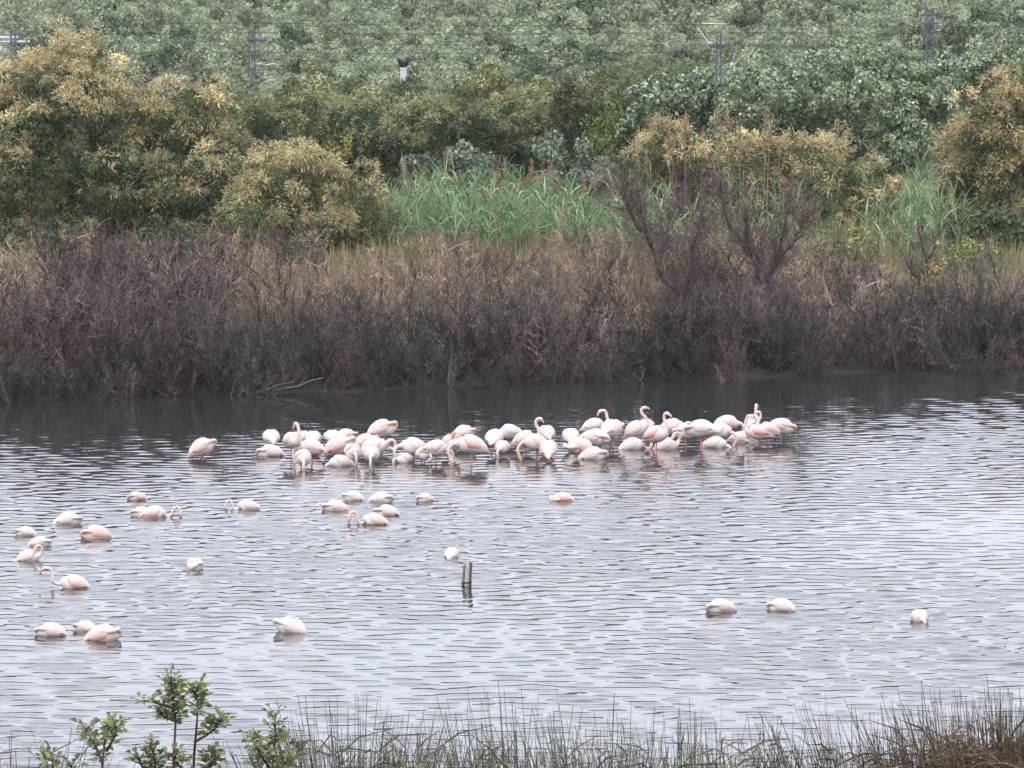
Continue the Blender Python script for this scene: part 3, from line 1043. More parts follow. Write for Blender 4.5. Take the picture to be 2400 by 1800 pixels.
# fallen pale branches at the waterline
for k, (a, b, c) in enumerate([((560, 930), (620, 915), (690, 895)), ((640, 915), (700, 905), (760, 885)), ((1255, 890), (1280, 880), (1300, 870)), ((1050, 900), (1055, 860), (1060, 830))]):
    Yb = float(shore_y(at(*b, 192)[0])) - .4
    pts_ = np.array([at(*q, Yb) for q in (a, b, c)])
    mb = MB()
    P = np.vstack([pts_[0], (pts_[0] + pts_[1]) / 2, pts_[1], (pts_[1] + pts_[2]) / 2 + (0, 0, .04), pts_[2]])
    o0 = P[2].copy()
    mb.tube(P - o0, (.03, .028, .025, .018, .01), 5, (.13, .125, .12))
    mb.tube(np.vstack([P[2], P[2] + (.25, .1, .3)]) - o0, (.015, .006), 4, (.13, .125, .12))
    nm = ['pale fallen branch at the far waterline below the bent dead tree', 'second pale fallen branch at the waterline right of the first', 'short pale branch at the waterline above the flock gap',
          'upright pale dead stem at the waterline below the reeds', 'pale branch at the waterline below the purplish dead tree', 'forked pale stump at the far waterline right of the flock', 'low pale branch at the waterline left of the upright stem'][k]
    tag(link('fallen_branch', mb.mesh('fallen_branch', M_TWIG), None, o0), nm, 'branch')

# ------------------------------------------------------------------ railway line: masts, signal, wires
RY = 301.0
RS = ppm(RY)


def mast_root(px, name):
    p = at(px, 200, RY)
    return empty(name, (p[0], RY, float(ground_z(p[0], RY)) - .1))


def rel(root, px, py, dy=0.0):
    return at(px, py, RY + dy) - np.array(root.location)


def part(name, mb, mat, root):
    return link(name, mb.mesh(name, mat), root)


def lattice(root, px, top, w0=.16, name='post', wt=.12):
    """four corner angles with diagonal lacing"""
    t = rel(root, px, top)
    h = t[2]
    mb = MB()
    for sx in (-1, 1):
        for sy in (-1, 1):
            mb.tube([(sx * w0, sy * w0, 0), (sx * wt, sy * wt, h)], .034, 4)
    n = int(h / .38)
    for i in range(n):
        z0, z1 = h * i / n, h * (i + 1) / n
        s = 1 if i % 2 else -1
        for sy in (-1, 1):
            mb.tube([(-s * w0, sy * w0, z0), (s * w0, sy * w0, z1)], .02, 4)
            mb.tube([(sy * w0, -s * w0, z0), (sy * w0, s * w0, z1)], .013, 4)
    part(name, mb, M_STEEL, root)
    return t


def insulator(root, p, axis=(0, 0, 1), n=4, r=.06, on=None):
    mb = MB()
    a = np.array(axis, float)
    for k in range(n):
        c = np.array(p) + a * k * .055
        mb.tube([c, c + a * .015, c + a * .035], (r * .4, r, r * .45), 8)
    arms = [c for c in root.children if c.name.split('.')[0] in ('cross_arm', 'bracket_arm')]
    part('insulator', mb, M_CERAM, arms[-1] if arms else root)


def bar(root, name, pts_, r, mat=M_STEEL, sides=5):
    mb = MB()
    mb.tube(np.array(pts_), r, sides)
    return part(name, mb, mat, root)


# mast by the left tamarisk
r = mast_root(590, 'catenary_mast')
t = lattice(r, 590, 72)
bar(r, 'cross_arm', [rel(r, 580, 93), rel(r, 620, 93)], .055)
for px in (583, 600, 616):
    insulator(r, rel(r, px, 90), (0, 0, 1), 4)
bar(r, 'bracket_arm', [rel(r, 592, 147), rel(r, 622, 152), rel(r, 646, 149)], .03, M_WHITE)
bar(r, 'bracket_stay', [rel(r, 592, 160), rel(r, 622, 150), rel(r, 665, 104)], .018)
insulator(r, rel(r, 612, 150), (.8, 0, .2), 4, .1)
insulator(r, rel(r, 590, 150), (0, 0, -1), 3, .09)
tag(r, 'steel lattice catenary mast with bracket arm, right of the huge left tamarisk', 'mast', 'railway masts')
# far-left portal
r = mast_root(32, 'catenary_mast')
t = lattice(r, 32, 66, .1, 'post', .1)
bar(r, 'cross_arm', [rel(r, -30, 88), rel(r, 42, 88)], .07, M_WHITE)
bar(r, 'cross_arm', [rel(r, -30, 99), rel(r, 70, 98)], .06, M_WHITE)
for a, b in ((5, -14), (38, 52)):
    bar(r, 'brace', [rel(r, a, 108), rel(r, b, 150)], .06, M_WHITE)
insulator(r, rel(r, 20, 86), (0, 0, 1), 3)
insulator(r, rel(r, 60, 96), (0, 0, 1), 3)
tag(r, 'mast with two white cross arms behind the top of the huge tamarisk', 'mast', 'railway masts')
# mast by the poplars
r = mast_root(1684, 'catenary_mast')
t = lattice(r, 1684, 78, .12, 'post', .09)
mb = MB()
c = rel(r, 1681, 108)
mb.tube([c + (-.36, 0, .03), c + (.36, 0, .03)], .05, 6)
mb.tube([c + (-.33, 0, -.05), c + (.33, 0, -.05)], .05, 6)
part('cross_arm', mb, M_STEEL, r)
for dx in (-.25, 0, .25):
    insulator(r, c + (dx, 0, .06), (0, 0, 1), 3, .07)
bar(r, 'bracket_arm', [rel(r, 1663, 102), rel(r, 1634, 64)], .03, M_WHITE)
bar(r, 'top_bar', [rel(r, 1645, 55), rel(r, 1705, 57)], .025, M_WHITE)
insulator(r, rel(r, 1657, 72), (0, 0, -1), 4, .07)
tag(r, 'catenary mast with raised white bracket arm behind the paler poplar', 'mast', 'railway masts')
# taller mast on the right
r = mast_root(2178, 'catenary_mast')
t = lattice(r, 2176, 18, .17, 'post', .12)
for py in (35, 55, 70):
    bar(r, 'cross_arm', [rel(r, 2160, py), rel(r, 2196, py)], .04)
    insulator(r, rel(r, 2164, py - 3), (0, 0, 1), 3)
    insulator(r, rel(r, 2192, py - 3), (0, 0, 1), 3)
bar(r, 'strut', [rel(r, 2176, 60), rel(r, 2156, 110)], .04)
bar(r, 'bracket_arm', [rel(r, 2180, 72), rel(r, 2203, 71)], .03, M_WHITE)
bar(r, 'guy_wire', [rel(r, 2200, 122), rel(r, 2250, 72)], .018)
tag(r, 'tallest lattice mast at the top right above the poplars', 'mast', 'railway masts')
# signal
r = mast_root(945, 'railway_signal')
mb = MB()
p = rel(r, 945, 160)
mb.box(p[0] - .14, p[0] + .14, -.12, .12, p[2] - .55, p[2] + .03)
part('cabinet', mb, M_WHITE, r)
mb = MB()
mb.box(p[0] - .05, p[0] + .05, -.05, .05, 0, p[2] - .5)
part('post', mb, M_STEEL, r)
mb = MB()
for s in (-1, 1):
    a = np.array((p[0], 0, p[2] + .03))
    mb.tube([a, a + (s * .1, 0, .22), a + (s * .2, 0, .4)], (.09, .13, .06), 6)
    mb.tube([a + (s * .2, 0, .32), a + (s * .22, -.12, .36)], (.07, .08), 6)
part('lamp_head', mb, M_DARK, r)
mb = MB()
mb.box(p[0] - .158, p[0] - .143, -.13, .13, p[2] - .5, p[2])
part('ladder', mb, M_DARK, r)
tag(r, 'white railway signal box with dark V-shaped lamp head above the hedge', 'signal')

WP = [(88, 78), (93, 88), (122, 121), (168, 165), (64, 60), (148, 152)]
WL = ['topmost thin overhead wire crossing the hillside', 'overhead wire at the height of the mast cross arms', 'overhead wire running at mid height past the masts', 'lowest overhead wire just above the hedge row',
      'high overhead wire near the tall right mast', 'sagging overhead wire between the masts below the signal top']
for k, (ya, yb) in enumerate([(77, 74), (94, 108), (122, 121), (167, 150), (52, 58)]):
    mb = MB()
    P = []
    for px in np.linspace(-900, 3300, 43):
        f = (px - 30) / 2150
        sag = 9 * (1 - (2 * ((px - 590) / 1095 % 1) - 1) ** 2)
        P.append(at(px, ya + (yb - ya) * f + sag * .5, RY - .35))
    P = np.array(P)
    o0 = P[21].copy()
    mb.tube(P - o0, .011, 4)
    tag(link('overhead_wire', mb.mesh('overhead_wire', M_WIRE), None, o0), WL[k], 'wire', 'overhead railway wires')

# ------------------------------------------------------------------ wooden stake in the water
p = on_z(1095, 1371)
st = empty('wooden_stake', (p[0], p[1], 0))
st.scale = (1.25, 1.25, 1.16)
for k, (dx, rad, top, cc) in enumerate([(-.045, .04, .38, (.15, .13, .115)), (.042, .04, .42, (.13, .115, .1)), (-.002, .04, .39, (.45, .42, .38))]):
    mb = MB()
    yo = (0, .01, -.025)[k]
    P = np.array([(dx - .02, yo, -.5), (dx - .01, yo, 0), (dx, yo, top * .5), (dx + .015, yo, top * .96), (dx + .018, yo, top)])
    mb.tube(P, (rad, rad * 1.04, rad * .96, rad * .9, rad * .6), 8, cc)
    link('post', mb.mesh('post', M_WOOD), st)
mb = MB()
mb.tube([(-.1, -.035, .04), (.0, -.055, .05), (.08, -.035, .06)], .02, 6, (.06, .055, .05))
link('binding', mb.mesh('binding', M_WOOD), st)
tag(st, 'short weathered wooden stake standing out of the open water', 'stake')


# ------------------------------------------------------------------ flamingos
def catmull(P, n):
    P = np.asarray(P, float)
    m = len(P)
    P = np.vstack([2 * P[0] - P[1], P, 2 * P[-1] - P[-2]])
    outp = []
    for t in np.linspace(0, m - 1 - 1e-6, n):
        i = int(t)
        f = t - i
        a, b, c, d = P[i], P[i + 1], P[i + 2], P[i + 3]
        outp.append(.5 * (2 * b + (c - a) * f + (2 * a - 5 * b + 4 * c - d) * f * f + (3 * b - a - 3 * c + d) * f ** 3))
    return np.array(outp)


# torso path: x, y, z, half-width, half-height
TORSO = [(-.40, 0, -.10, .012, .010), (-.34, 0, -.075, .06, .045), (-.25, 0, -.03, .125, .115), (-.12, 0, .01, .18, .175), (.02, 0, .025, .20, .195), (.13, 0, .02, .185, .18), (.23, 0, .02, .125, .125)]
NR = .036
NECKS = {
    'sleep': [(.29, .01, .03, .075, .075), (.325, .05, .07, .05, .05), (.285, .105, .10, .042, .042), (.20, .145, .105, .038, .038), (.11, .165, .10, .04, .04), (.03, .165, .10, .047, .045), (-.04, .155, .10, .038, .036)],
    'feed': [(.30, 0, .0, .06, .06), (.37, .0, -.02, .042, .042), (.425, 0, -.10, NR, NR), (.43, 0, -.20, NR, NR), (.39, 0, -.30, NR, NR), (.36, 0, -.36, .045, .043), (.33, 0, -.42, .036, .034)],
    'loop': [(.30, 0, .03, .06, .06), (.38, .0, .07, .042, .042), (.46, .0, .05, NR, NR), (.485, 0, -.04, NR, NR), (.45, 0, -.12, NR, NR), (.39, 0, -.14, .045, .043), (.345, 0, -.10, .036, .034)],
    'arch': [(.29, 0, -.03, .06, .05), (.36, 0, -.06, .04, .04), (.43, 0, .0, NR, NR), (.48, 0, .13, NR, NR), (.56, 0, .19, NR, NR), (.635, 0, .14, NR, NR), (.66, 0, .03, .044, .042), (.655, 0, -.05, .036, .034)],
    'reach': [(.30, 0, .0, .06, .05), (.40, 0, -.01, .042, .042), (.48, 0, .05, NR, NR), (.49, 0, .17, NR, NR), (.53, 0, .27, NR, NR), (.61, 0, .31, NR, NR), (.68, 0, .285, .045, .043), (.725, 0, .25, .036, .034)],
    'up': [(.29, 0, .05, .065, .065), (.34, 0, .13, .045, .045), (.335, 0, .22, .038, .038), (.295, 0, .31, NR, NR), (.30, 0, .40, NR, NR), (.345, 0, .455, NR, NR), (.405, 0, .45, .046, .044), (.45, 0, .415, .036, .034)],
    'upback': [(.29, 0, .05, .065, .065), (.34, 0, .14, .045, .045), (.33, 0, .24, .038, .038), (.30, 0, .34, NR, NR), (.265, 0, .41, NR, NR), (.20, 0, .42, NR, NR), (.15, 0, .395, .046, .044), (.11, 0, .36, .036, .034)],
    'preen': [(.30, 0, .04, .065, .065), (.37, 0, .11, .044, .044), (.40, .02, .21, .038, .038), (.35, .04, .285, NR, NR), (.265, .06, .28, NR, NR), (.215, .08, .225, .046, .044), (.185, .085, .17, .036, .034)],
    'side': [(.30, 0, .03, .06, .06), (.37, .03, .06, .043, .043), (.39, .11, .03, NR, NR), (.33, .175, .0, NR, NR), (.23, .195, .0, NR, NR), (.14, .195, .02, .045, .043), (.08, .185, .03, .036, .034)],
}


def loft(path, sides, seg):
    A = catmull(path, seg)
    P, rw, rh = A[:, :3], np.maximum(A[:, 3], .004), np.maximum(A[:, 4], .004)
    T = unit(np.gradient(P, axis=0))
    S = np.zeros_like(T)
    s = np.array((0, 1.0, 0))
    for i in range(len(T)):
        s = s - T[i] * (s @ T[i])
        s /= np.linalg.norm(s)
        S[i] = s
    N = np.cross(T, S)
    ang = np.arange(sides) * 2 * math.pi / sides
    V = P[:, None] + S[:, None] * (rw[:, None, None] * np.cos(ang)[None, :, None]) + N[:, None] * (rh[:, None, None] * np.sin(ang)[None, :, None])
    q = []
    n = len(P)
    for i in range(n - 1):
        for k in range(sides):
            k2 = (k + 1) % sides
            q.append((i * sides + k, i * sides + k2, (i + 1) * sides + k2, (i + 1) * sides + k))
    V = V.reshape(-1, 3)
    V = np.vstack([V, P[:1], P[-1:]])
    t = []
    m = n * sides
    for k in range(sides):
        k2 = (k + 1) % sides
        t.append((m, k2, k))
        t.append((m + 1, (n - 1) * sides + k, (n - 1) * sides + k2))
    return V, np.array(q), np.array(t), P, T


WHITE = np.array((.68, .615, .575))
PINK = np.array((.69, .475, .42))
PEACH = np.array((.74, .47, .30))
CORAL = np.array((.66, .12, .075))


def flamingo(cx, cy, base, yaw, pose, size, pink, coral, peach, label, group, pitch=0.0, seed=0, mirror=1):
    """cx, cy: where the middle of the body stands in the photo; base: photo y of the waterline below it"""
    rng = np.random.default_rng(1000 + seed)
    g = on_z(cx, base)
    s = ppm(g[1])
    zc = (base - cy) / s
    if zc < .24 * size:                        # afloat: the waterline cuts the body a little below its middle
        zc = .055 * size
    path = TORSO + NECKS[pose]
    path = np.array(path, float)
    path[:, 1] *= mirror
    path[:, :3] += rng.normal(0, .006, (len(path), 3))
    V, q, t, P, T = loft(path, 12, 54)
    # plumage: white with a rosy flush; neck and head a little stronger
    n = len(V)
    seg = np.minimum(np.arange(n) // 12, 53) / 53.0
    noise_v = rng.normal(0, .05, n)
    nk = np.clip((seg - .5) * 3, 0, 1)
    f = np.clip(pink * .8 + noise_v + .12 * nk, 0, 1)[:, None]
    C = WHITE * (1 - f) + PINK * f
    pf = (peach * nk)[:, None]
    C = C * (1 - pf) + PEACH * pf
    tailf = np.clip((.12 - seg) * 7, 0, 1)[:, None] * (.35 + .4 * coral)
    C = C * (1 - tailf) + (PINK * .6 + CORAL * .4) * tailf
    cp, sp = math.cos(pitch), math.sin(pitch)
    RP = np.array(((cp, 0, -sp), (0, 1, 0), (sp, 0, cp)))
    V = V @ RP.T
    mb = MB()
    mb.add(V, q, t, C)
    if zc * 1.0 > .16 * size + .02:
        for sy in (-1, 1):
            lp = np.array([(-.02, sy * .045, -.08), (.0, sy * .045, -.17), (-.015, sy * .045, -.32), (.0, sy * .045, -.62)])
            mb.tube(lp, (.03, .014, .013, .011), 6, (.62, .28, .26))
    me = mb.mesh('flamingo', M_FEATHER, True)
    root = link('flamingo', me, None, (g[0], g[1], zc))
    root.rotation_euler.z = math.radians(yaw)
    root.scale = (size * (1.11 if group == G1 else 1.05),) * 3
    # bill: bent down, pink with a black tip
    hp, ht = P[-1], T[-1]
    dn = np.array((0, 0, -1.0))
    dn = unit(dn - ht * (dn @ ht)) if abs(dn @ ht) < .95 else np.array((-1.0, 0, 0))
    bp = [hp - ht * .01, hp + ht * .035 + dn * .004, hp + ht * .065 + dn * .022, hp + ht * .075 + dn * .055, hp + ht * .07 + dn * .085]
    b = MB()
    bc = np.array([(.82, .42, .38)] * 3 + [(.05, .035, .035)] * 2)
    sides = 7
    b.tube(np.array(bp) @ RP.T, (.026, .025, .023, .018, .006), sides, None)
    b.C[-1] = np.vstack([np.repeat(bc, sides, axis=0), bc[:1], bc[-1:]])
    link('bill', b.mesh('bill', M_BILL, True), root)
    # folded wings: shells along each side, feather tips drawn to a point over the tail
    for sy in (-1, 1):
        nu, nv = 22, 8
        Vw, Cw = [], []
        tx = catmull(np.array(TORSO), 60)
        for i in range(nu):
            u = i / (nu - 1)
            x = .17 - u * .60
            j = int(np.argmin(abs(tx[:, 0] - x)))
            c0 = tx[j]
            hw, hh_ = max(c0[3], .035 * (1 - u) + .012), max(c0[4], .035 * (1 - u) + .010)
            spread = math.sin(min(1, u * 3.2 + .25) * math.pi / 2) * (1 - .55 * max(0, u - .55) / .45)
            for k in range(nv):
                v = k / (nv - 1)
                a = math.radians(82 - v * 104 * spread)
                off = 1.09 if 0 < k < nv - 1 and 0 < i < nu - 1 else .97
                Vw.append((x, sy * math.cos(a) * hw * off, c0[2] + math.sin(a) * hh_ * off + .006))
                fv = np.clip(pink * .65 + rng.normal(0, .14) + .25 * (k % 2) + .15 * u, 0, 1)
                c = (WHITE * (1 - fv) + PINK * fv) * (.86 if (i + 2 * k) % 4 == 0 else 1.0)
                edge = coral * .75 * np.clip((v - .5) * 2.4, 0, 1) * (1 if .15 < u < .85 else .6)
                c = c * (1 - edge) + CORAL * edge
                if u > .62 and v > .84:            # black flight feathers just show at the folded tip
                    c = c * .35
                Cw.append(c)
        qq = [(i * nv + k, i * nv + k + 1, (i + 1) * nv + k + 1, (i + 1) * nv + k) for i in range(nu - 1) for k in range(nv - 1)]
        wm = MB()
        wm.add(np.array(Vw) @ RP.T, qq, None, np.array(Cw))
        link('wing', wm.mesh('wing', M_FEATHER, True), root)
    tag(root, label, 'flamingo', group)
    return root


G1 = 'flamingos standing in the crowded flock'
G2 = 'flamingos floating apart on the open water'
# cx, cy, base, yaw (0 faces right, 90 away, 180 left, 270 camera), pose, size, pink, coral, peach, pitch deg, label
BIRDS = [
    (474, 1050, 1076, 20, 'sleep', 1.0, .35, .5, .6, 16, 'lone peach-fronted flamingo at the far left, apart from the standing flock'),
    (636, 1028, 1052, 100, 'sleep', .95, .15, .1, .1, 0, 'white-backed flamingo behind at the left end of the flock'),
    (634, 1053, 1068, 185, 'sleep', .95, .2, .1, .8, 0, 'flamingo with yellowish neck low at the left end of the flock'),
    (686, 1034, 1082, 300, 'upback', .98, .3, .1, .6, 5, 'upright flamingo with curled orange head in the left part of the flock'),
    (734, 1030, 1056, 90, 'sleep', .9, .12, .1, .1, 0, 'white-backed flamingo right behind the upright orange-headed one'),
    (708, 1028, 1054, 60, 'sleep', .85, .5, .2, .3, 0, 'pinkish flamingo half hidden right of the upright orange-headed one'),
    (730, 1050, 1084, 170, 'feed', .95, .25, .2, .2, 4, 'standing flamingo with tail to the right below the upright orange-headed one'),
    (710, 1074, 1096, 275, 'feed', .9, .45, .1, .5, -8, 'pale pink flamingo feeding head down at the front left of the flock'),
    (780, 1028, 1056, 110, 'sleep', .9, .1, .1, .1, 0, 'white flamingo behind the long sloping one'),
    (795, 1047, 1078, 15, 'sleep', 1.15, .35, .6, .2, 16, 'long sloping flamingo with orange-pink tail left of centre-left'),
    (810, 1024, 1046, 30, 'sleep', .85, .6, .5, .3, 0, 'pinkish flamingo back showing red behind the long sloping one'),
    (799, 1075, 1091, 200, 'feed', .9, .05, 0, .1, 0, 'round white flamingo low in front of the long sloping one'),
    (826, 1060, 1089, 285, 'feed', .9, .3, .1, .3, 0, 'pink-white flamingo with neck bent down beside the low round white one'),
    (856, 1038, 1066, 10, 'sleep', .95, .55, .3, .3, 12, 'pink flamingo below the high peach-headed one'),
    (895, 1008, 1050, 10, 'sleep', 1.1, .35, .3, .9, 14, 'high-standing flamingo with peach tucked head at its right end'),
    (876, 1050, 1076, 10, 'loop', 1.05, .2, .1, .15, 14, 'white flamingo with raised white neck below the high peach-headed one'),
    (871, 1066, 1096, 268, 'feed', .92, .25, .1, .4, 0, 'round flamingo facing the camera with its head in the water, left half'),
    (970, 1048, 1078, 190, 'feed', 1.0, .2, .1, .1, 6, 'white humped flamingo at the left of the middle flock'),
    (947, 1066, 1083, 230, 'loop', .8, .08, 0, .3, 0, 'small white flamingo low at the left end of the middle flock'),
    (992, 1066, 1084, 300, 'loop', .78, .12, 0, .1, 0, 'white flamingo with looped neck low in the middle flock'),
    (1022, 1052, 1086, -10, 'feed', .95, .3, .2, .4, -4, 'pinkish flamingo with brown-red neck bent down in the middle flock'),
    (1058, 1040, 1070, 300, 'preen', 1.0, .6, .2, 1.0, 0, 'orange-headed flamingo curled up preening in the middle flock'),
    (1087, 1016, 1046, 40, 'sleep', .9, .3, .1, .6, 0, 'cream flamingo back behind the orange-headed preening one'),
    (1104, 1044, 1090, 182, 'feed', 1.1, .28, .75, .2, 8, 'large standing flamingo with coral wing edge in the middle flock'),
    (1158, 1030, 1063, 80, 'sleep', 1.0, .15, .1, .1, 0, 'round white flamingo behind right of the large coral-edged one'),
    (1178, 1050, 1069, 250, 'feed', .8, .05, 0, 0, 0, 'grey-white flamingo with neck bent down right of the large coral-edged one'),
    (1195, 1014, 1044, 185, 'loop', .9, .25, .1, .3, 0, 'flamingo with neck loop to the left, standing at the back of the middle flock'),
    (1232, 1031, 1060, 0, 'up', .98, .2, .1, .1, 8, 'flamingo with grey-white raised neck at the right of the middle flock'),
    (1281, 1018, 1052, 100, 'sleep', .95, .5, .1, .2, 0, 'pink flamingo at the back right of the middle flock'),
    (1258, 1040, 1077, 200, 'feed', 1.0, .6, .1, .7, 8, 'rosy flamingo with orange neck reaching down, right of the middle flock'),
    (1285, 1054, 1079, 92, 'sleep', .98, .03, 0, 0, 12, 'round white flamingo seen from behind, front right of the middle flock'),
    (1338, 1026, 1052, 95, 'sleep', .95, .05, 0, 0, 12, 'white flamingo seen from behind at the left end of the right flock'),
    (1359, 1047, 1073, 190, 'side', .95, .3, .1, .3, 0, 'pink-white flamingo facing left at the lower left of the right flock'),
    (1389, 1062, 1075, 5, 'sleep', 1.0, .18, .1, .1, 6, 'white flamingo floating lowest in front of the right flock'),
    (1394, 1028, 1067, 345, 'sleep', 1.05, .3, .1, .2, -8, 'pale pink flamingo behind the lowest floating one'),
    (1393, 1000, 1042, 10, 'upback', .92, .2, .1, .3, 0, 'flamingo with raised neck and head turned left, left part of the right flock'),
    (1434, 1007, 1048, 60, 'sleep', 1.1, .2, .1, .2, 0, 'tall white-pink flamingo on visible legs in the right flock'),
    (1480, 1034, 1052, 5, 'loop', .95, .12, 0, .2, 12, 'white floating flamingo with neck loop in front of the right flock'),
    (1490, 1008, 1046, 15, 'up', .95, .3, .1, .3, 20, 'sloping flamingo with curled raised head in the right flock'),
    (1514, 1002, 1042, 80, 'sleep', .9, .1, 0, .1, 0, 'white flamingo half hidden behind the sloping one with the curled head'),
    (1537, 1020, 1064, 330, 'up', 1.0, .3, 1.0, .2, 12, 'flamingo with tall S-shaped neck and red wing on the right half'),
    (1560, 1033, 1052, 10, 'preen', .95, .15, .1, .4, 10, 'low white flamingo with pink raised neck beside the S-necked one'),
    (1575, 1003, 1042, 10, 'loop', 1.0, .6, .3, .3, 6, 'pink flamingo with curly neck behind the S-necked one'),
    (1605, 1014, 1046, 200, 'sleep', .9, .1, 0, .1, 0, 'white flamingo between the curly-necked and the largest white one'),
    (1643, 1007, 1060, 160, 'sleep', 1.08, .12, 0, .1, -8, 'largest white flamingo standing on visible legs in the right flock'),
    (1675, 1029, 1048, -15, 'feed', .92, .2, .1, .3, 0, 'pale flamingo feeding with pink necks down right of the largest white one'),
    (1688, 1012, 1042, -20, 'feed', .92, .3, 0, .8, 0, 'cream flamingo with yellowish neck in the right flock'),
    (1702, 994, 1027, 0, 'feed', .95, .35, .1, .3, 4, 'white-pink flamingo with pink neck down at the back of the right flock'),
    (1740, 1016, 1036, 350, 'side', .95, .05, .4, 0, -10, 'white flamingo with small red mark near the right end of the flock'),
    (1763, 990, 1022, 70, 'up', .85, .1, .2, 0, 0, 'back flamingo with thin white upright neck near the right end'),
    (1778, 1014, 1040, 165, 'upback', .95, .3, 1.0, .1, 0, 'flamingo with bright coral-red wing near the right end of the flock'),
    (1800, 1008, 1040, 200, 'up', .85, .05, .1, 0, 10, 'white-breasted flamingo with hooked neck beside the coral-red wing'),
    (1832, 1002, 1032, -5, 'sleep', 1.0, .25, .4, .9, -10, 'rightmost flamingo of the flock, peach head to the right'),
    # apart on the water
    (322, 1164, 1171, 200, 'sleep', .65, .5, .6, .2, 0, 'small dusky pink flamingo farthest back among the left swimmers'),
    (332, 1196, 1209, 190, 'sleep', .75, .4, .1, .2, 0, 'pinkish swimmer tucked behind the arch-necked left one'),
    (361, 1198, 1211, 0, 'arch', .9, .35, .4, .1, 0, 'left swimmer with thin dark arched neck dipping to the right'),
    (159, 1218, 1227, 5, 'sleep', .92, 0, 0, 0, 0, 'long low white swimmer in the left group'),
    (61, 1242, 1254, 170, 'sleep', .7, .25, .1, .1, 0, 'peaked pale swimmer nearest the left edge, uppermost of three'),
    (92, 1270, 1279, 10, 'sleep', .72, .25, .1, .2, 0, 'flat pinkish swimmer at the left edge, middle of three'),
    (66, 1302, 1313, 10, 'preen', .8, .1, .1, .3, 8, 'white swimmer preening with bent neck at the left edge'),
    (225, 1249, 1260, 185, 'sleep', .98, .75, .5, .3, 0, 'pinkest swimmer in the left group, coral tail to the right'),
    (457, 1320, 1333, 265, 'sleep', .85, 0, 0, 0, 0, 'single round white swimmer left of the stake, middle distance'),
    (174, 1365, 1377, 185, 'reach', .95, .1, .7, .35, 6, 'left swimmer with long neck stretched up and bill down to the left'),
    (121, 1474, 1489, 175, 'sleep', .88, .35, .1, .3, 0, 'pinkish swimmer leftmost of the three nearest at lower left'),
    (201, 1466, 1478, 150, 'sleep', .72, .2, 0, .1, 0, 'smaller white swimmer at the back of the three lower left'),
    (240, 1484, 1499, 0, 'sleep', 1.05, .3, .6, .2, 8, 'long swimmer with coral tail to the left, front of three lower left'),
    (582, 1182, 1193, 185, 'arch', .78, .1, .1, 0, 0, 'white swimmer with faint grey arched neck left of the central swimmers'),
    (786, 1182, 1195, 180, 'sleep', .85, .2, .1, .3, 0, 'swimmer with rosy tucked head to the left among the central swimmers'),
    (829, 1161, 1172, 175, 'sleep', .76, .15, .1, .1, 6, 'white swimmer farthest back, first from left of the central swimmers'),
    (893, 1166, 1176, 0, 'sleep', .84, .03, 0, 0, 0, 'flat white swimmer in the middle of the central swimmers'),
    (996, 1163, 1174, 200, 'sleep', .66, .15, .1, .1, 0, 'small pale swimmer at the right of the central swimmers'),
    (907, 1196, 1207, 175, 'sleep', .84, .2, .1, .5, 0, 'swimmer with peach tucked head just behind the hook-necked one'),
    (879, 1216, 1228, 183, 'arch', .88, .25, .3, .5, 6, 'central swimmer with reddish hooked neck dipping at its left'),
    (682, 1462, 1480, 160, 'sleep', 1.02, .02, .1, 0, 12, 'big white swimmer nearest the bank, centre left'),
    (1058, 1295, 1306, 80, 'sleep', .75, 0, 0, 0, 0, 'round white swimmer just behind the wooden stake'),
    (1320, 1163, 1174, 180, 'side', .74, .3, .7, .6, 0, 'lone swimmer with coral head tucked left, right of the central swimmers'),
    (1690, 1415, 1432, 195, 'sleep', .9, .1, .3, .2, 0, 'white swimmer with rosy head, leftmost of three at lower right'),
    (1832, 1417, 1430, 160, 'sleep', .85, .05, 0, .1, 0, 'clean white swimmer, middle of three at lower right'),
    (2155, 1441, 1455, 285, 'feed', .82, .15, .1, .8, 0, 'rightmost swimmer with pink neck showing in front'),
]
for k, (cx, cy, base, yaw, pose, size, pink, coral, peach, pitch, lab) in enumerate(BIRDS):
    flamingo(cx, cy, base, yaw, pose, size, pink, coral, peach, lab, G1 if k < 54 else G2, math.radians(pitch), k, -1 if math.cos(math.radians(yaw)) > 0 else 1)

# ------------------------------------------------------------------ plants on the near bank
fr = np.random.default_rng(123)
NB = 24.0
LEAFN = []
for k in range(3):
    V = []
    L, W_ = .03, .0085 + .0015 * k
    sec = [(0, .0), (.3, 1), (.65, .9), (1, 0)]
    V = [(0, 0, 0), (.3 * L, -W_, .004), (.3 * L, W_, .004), (.3 * L, 0, -.001), (.65 * L, -W_ * .85, .003), (.65 * L, W_ * .85, .003), (.65 * L, 0, -.003), (L, 0, -.006 - .002 * k)]
    Fq = [(3, 1, 4, 6), (2, 3, 6, 5)]
    Ft = [(0, 1, 3), (0, 3, 2), (6, 4, 7), (5, 6, 7)]
    c = np.array([(.25, .29, .13), (.34, .37, .18), (.19, .225, .1)][k])
    me = mesh_from('leaf', np.array(V), [np.array(Fq), np.array(Ft)], np.tile(c, (8, 1)), [M_LEAFOBJ])
    LEAFN.append(me)


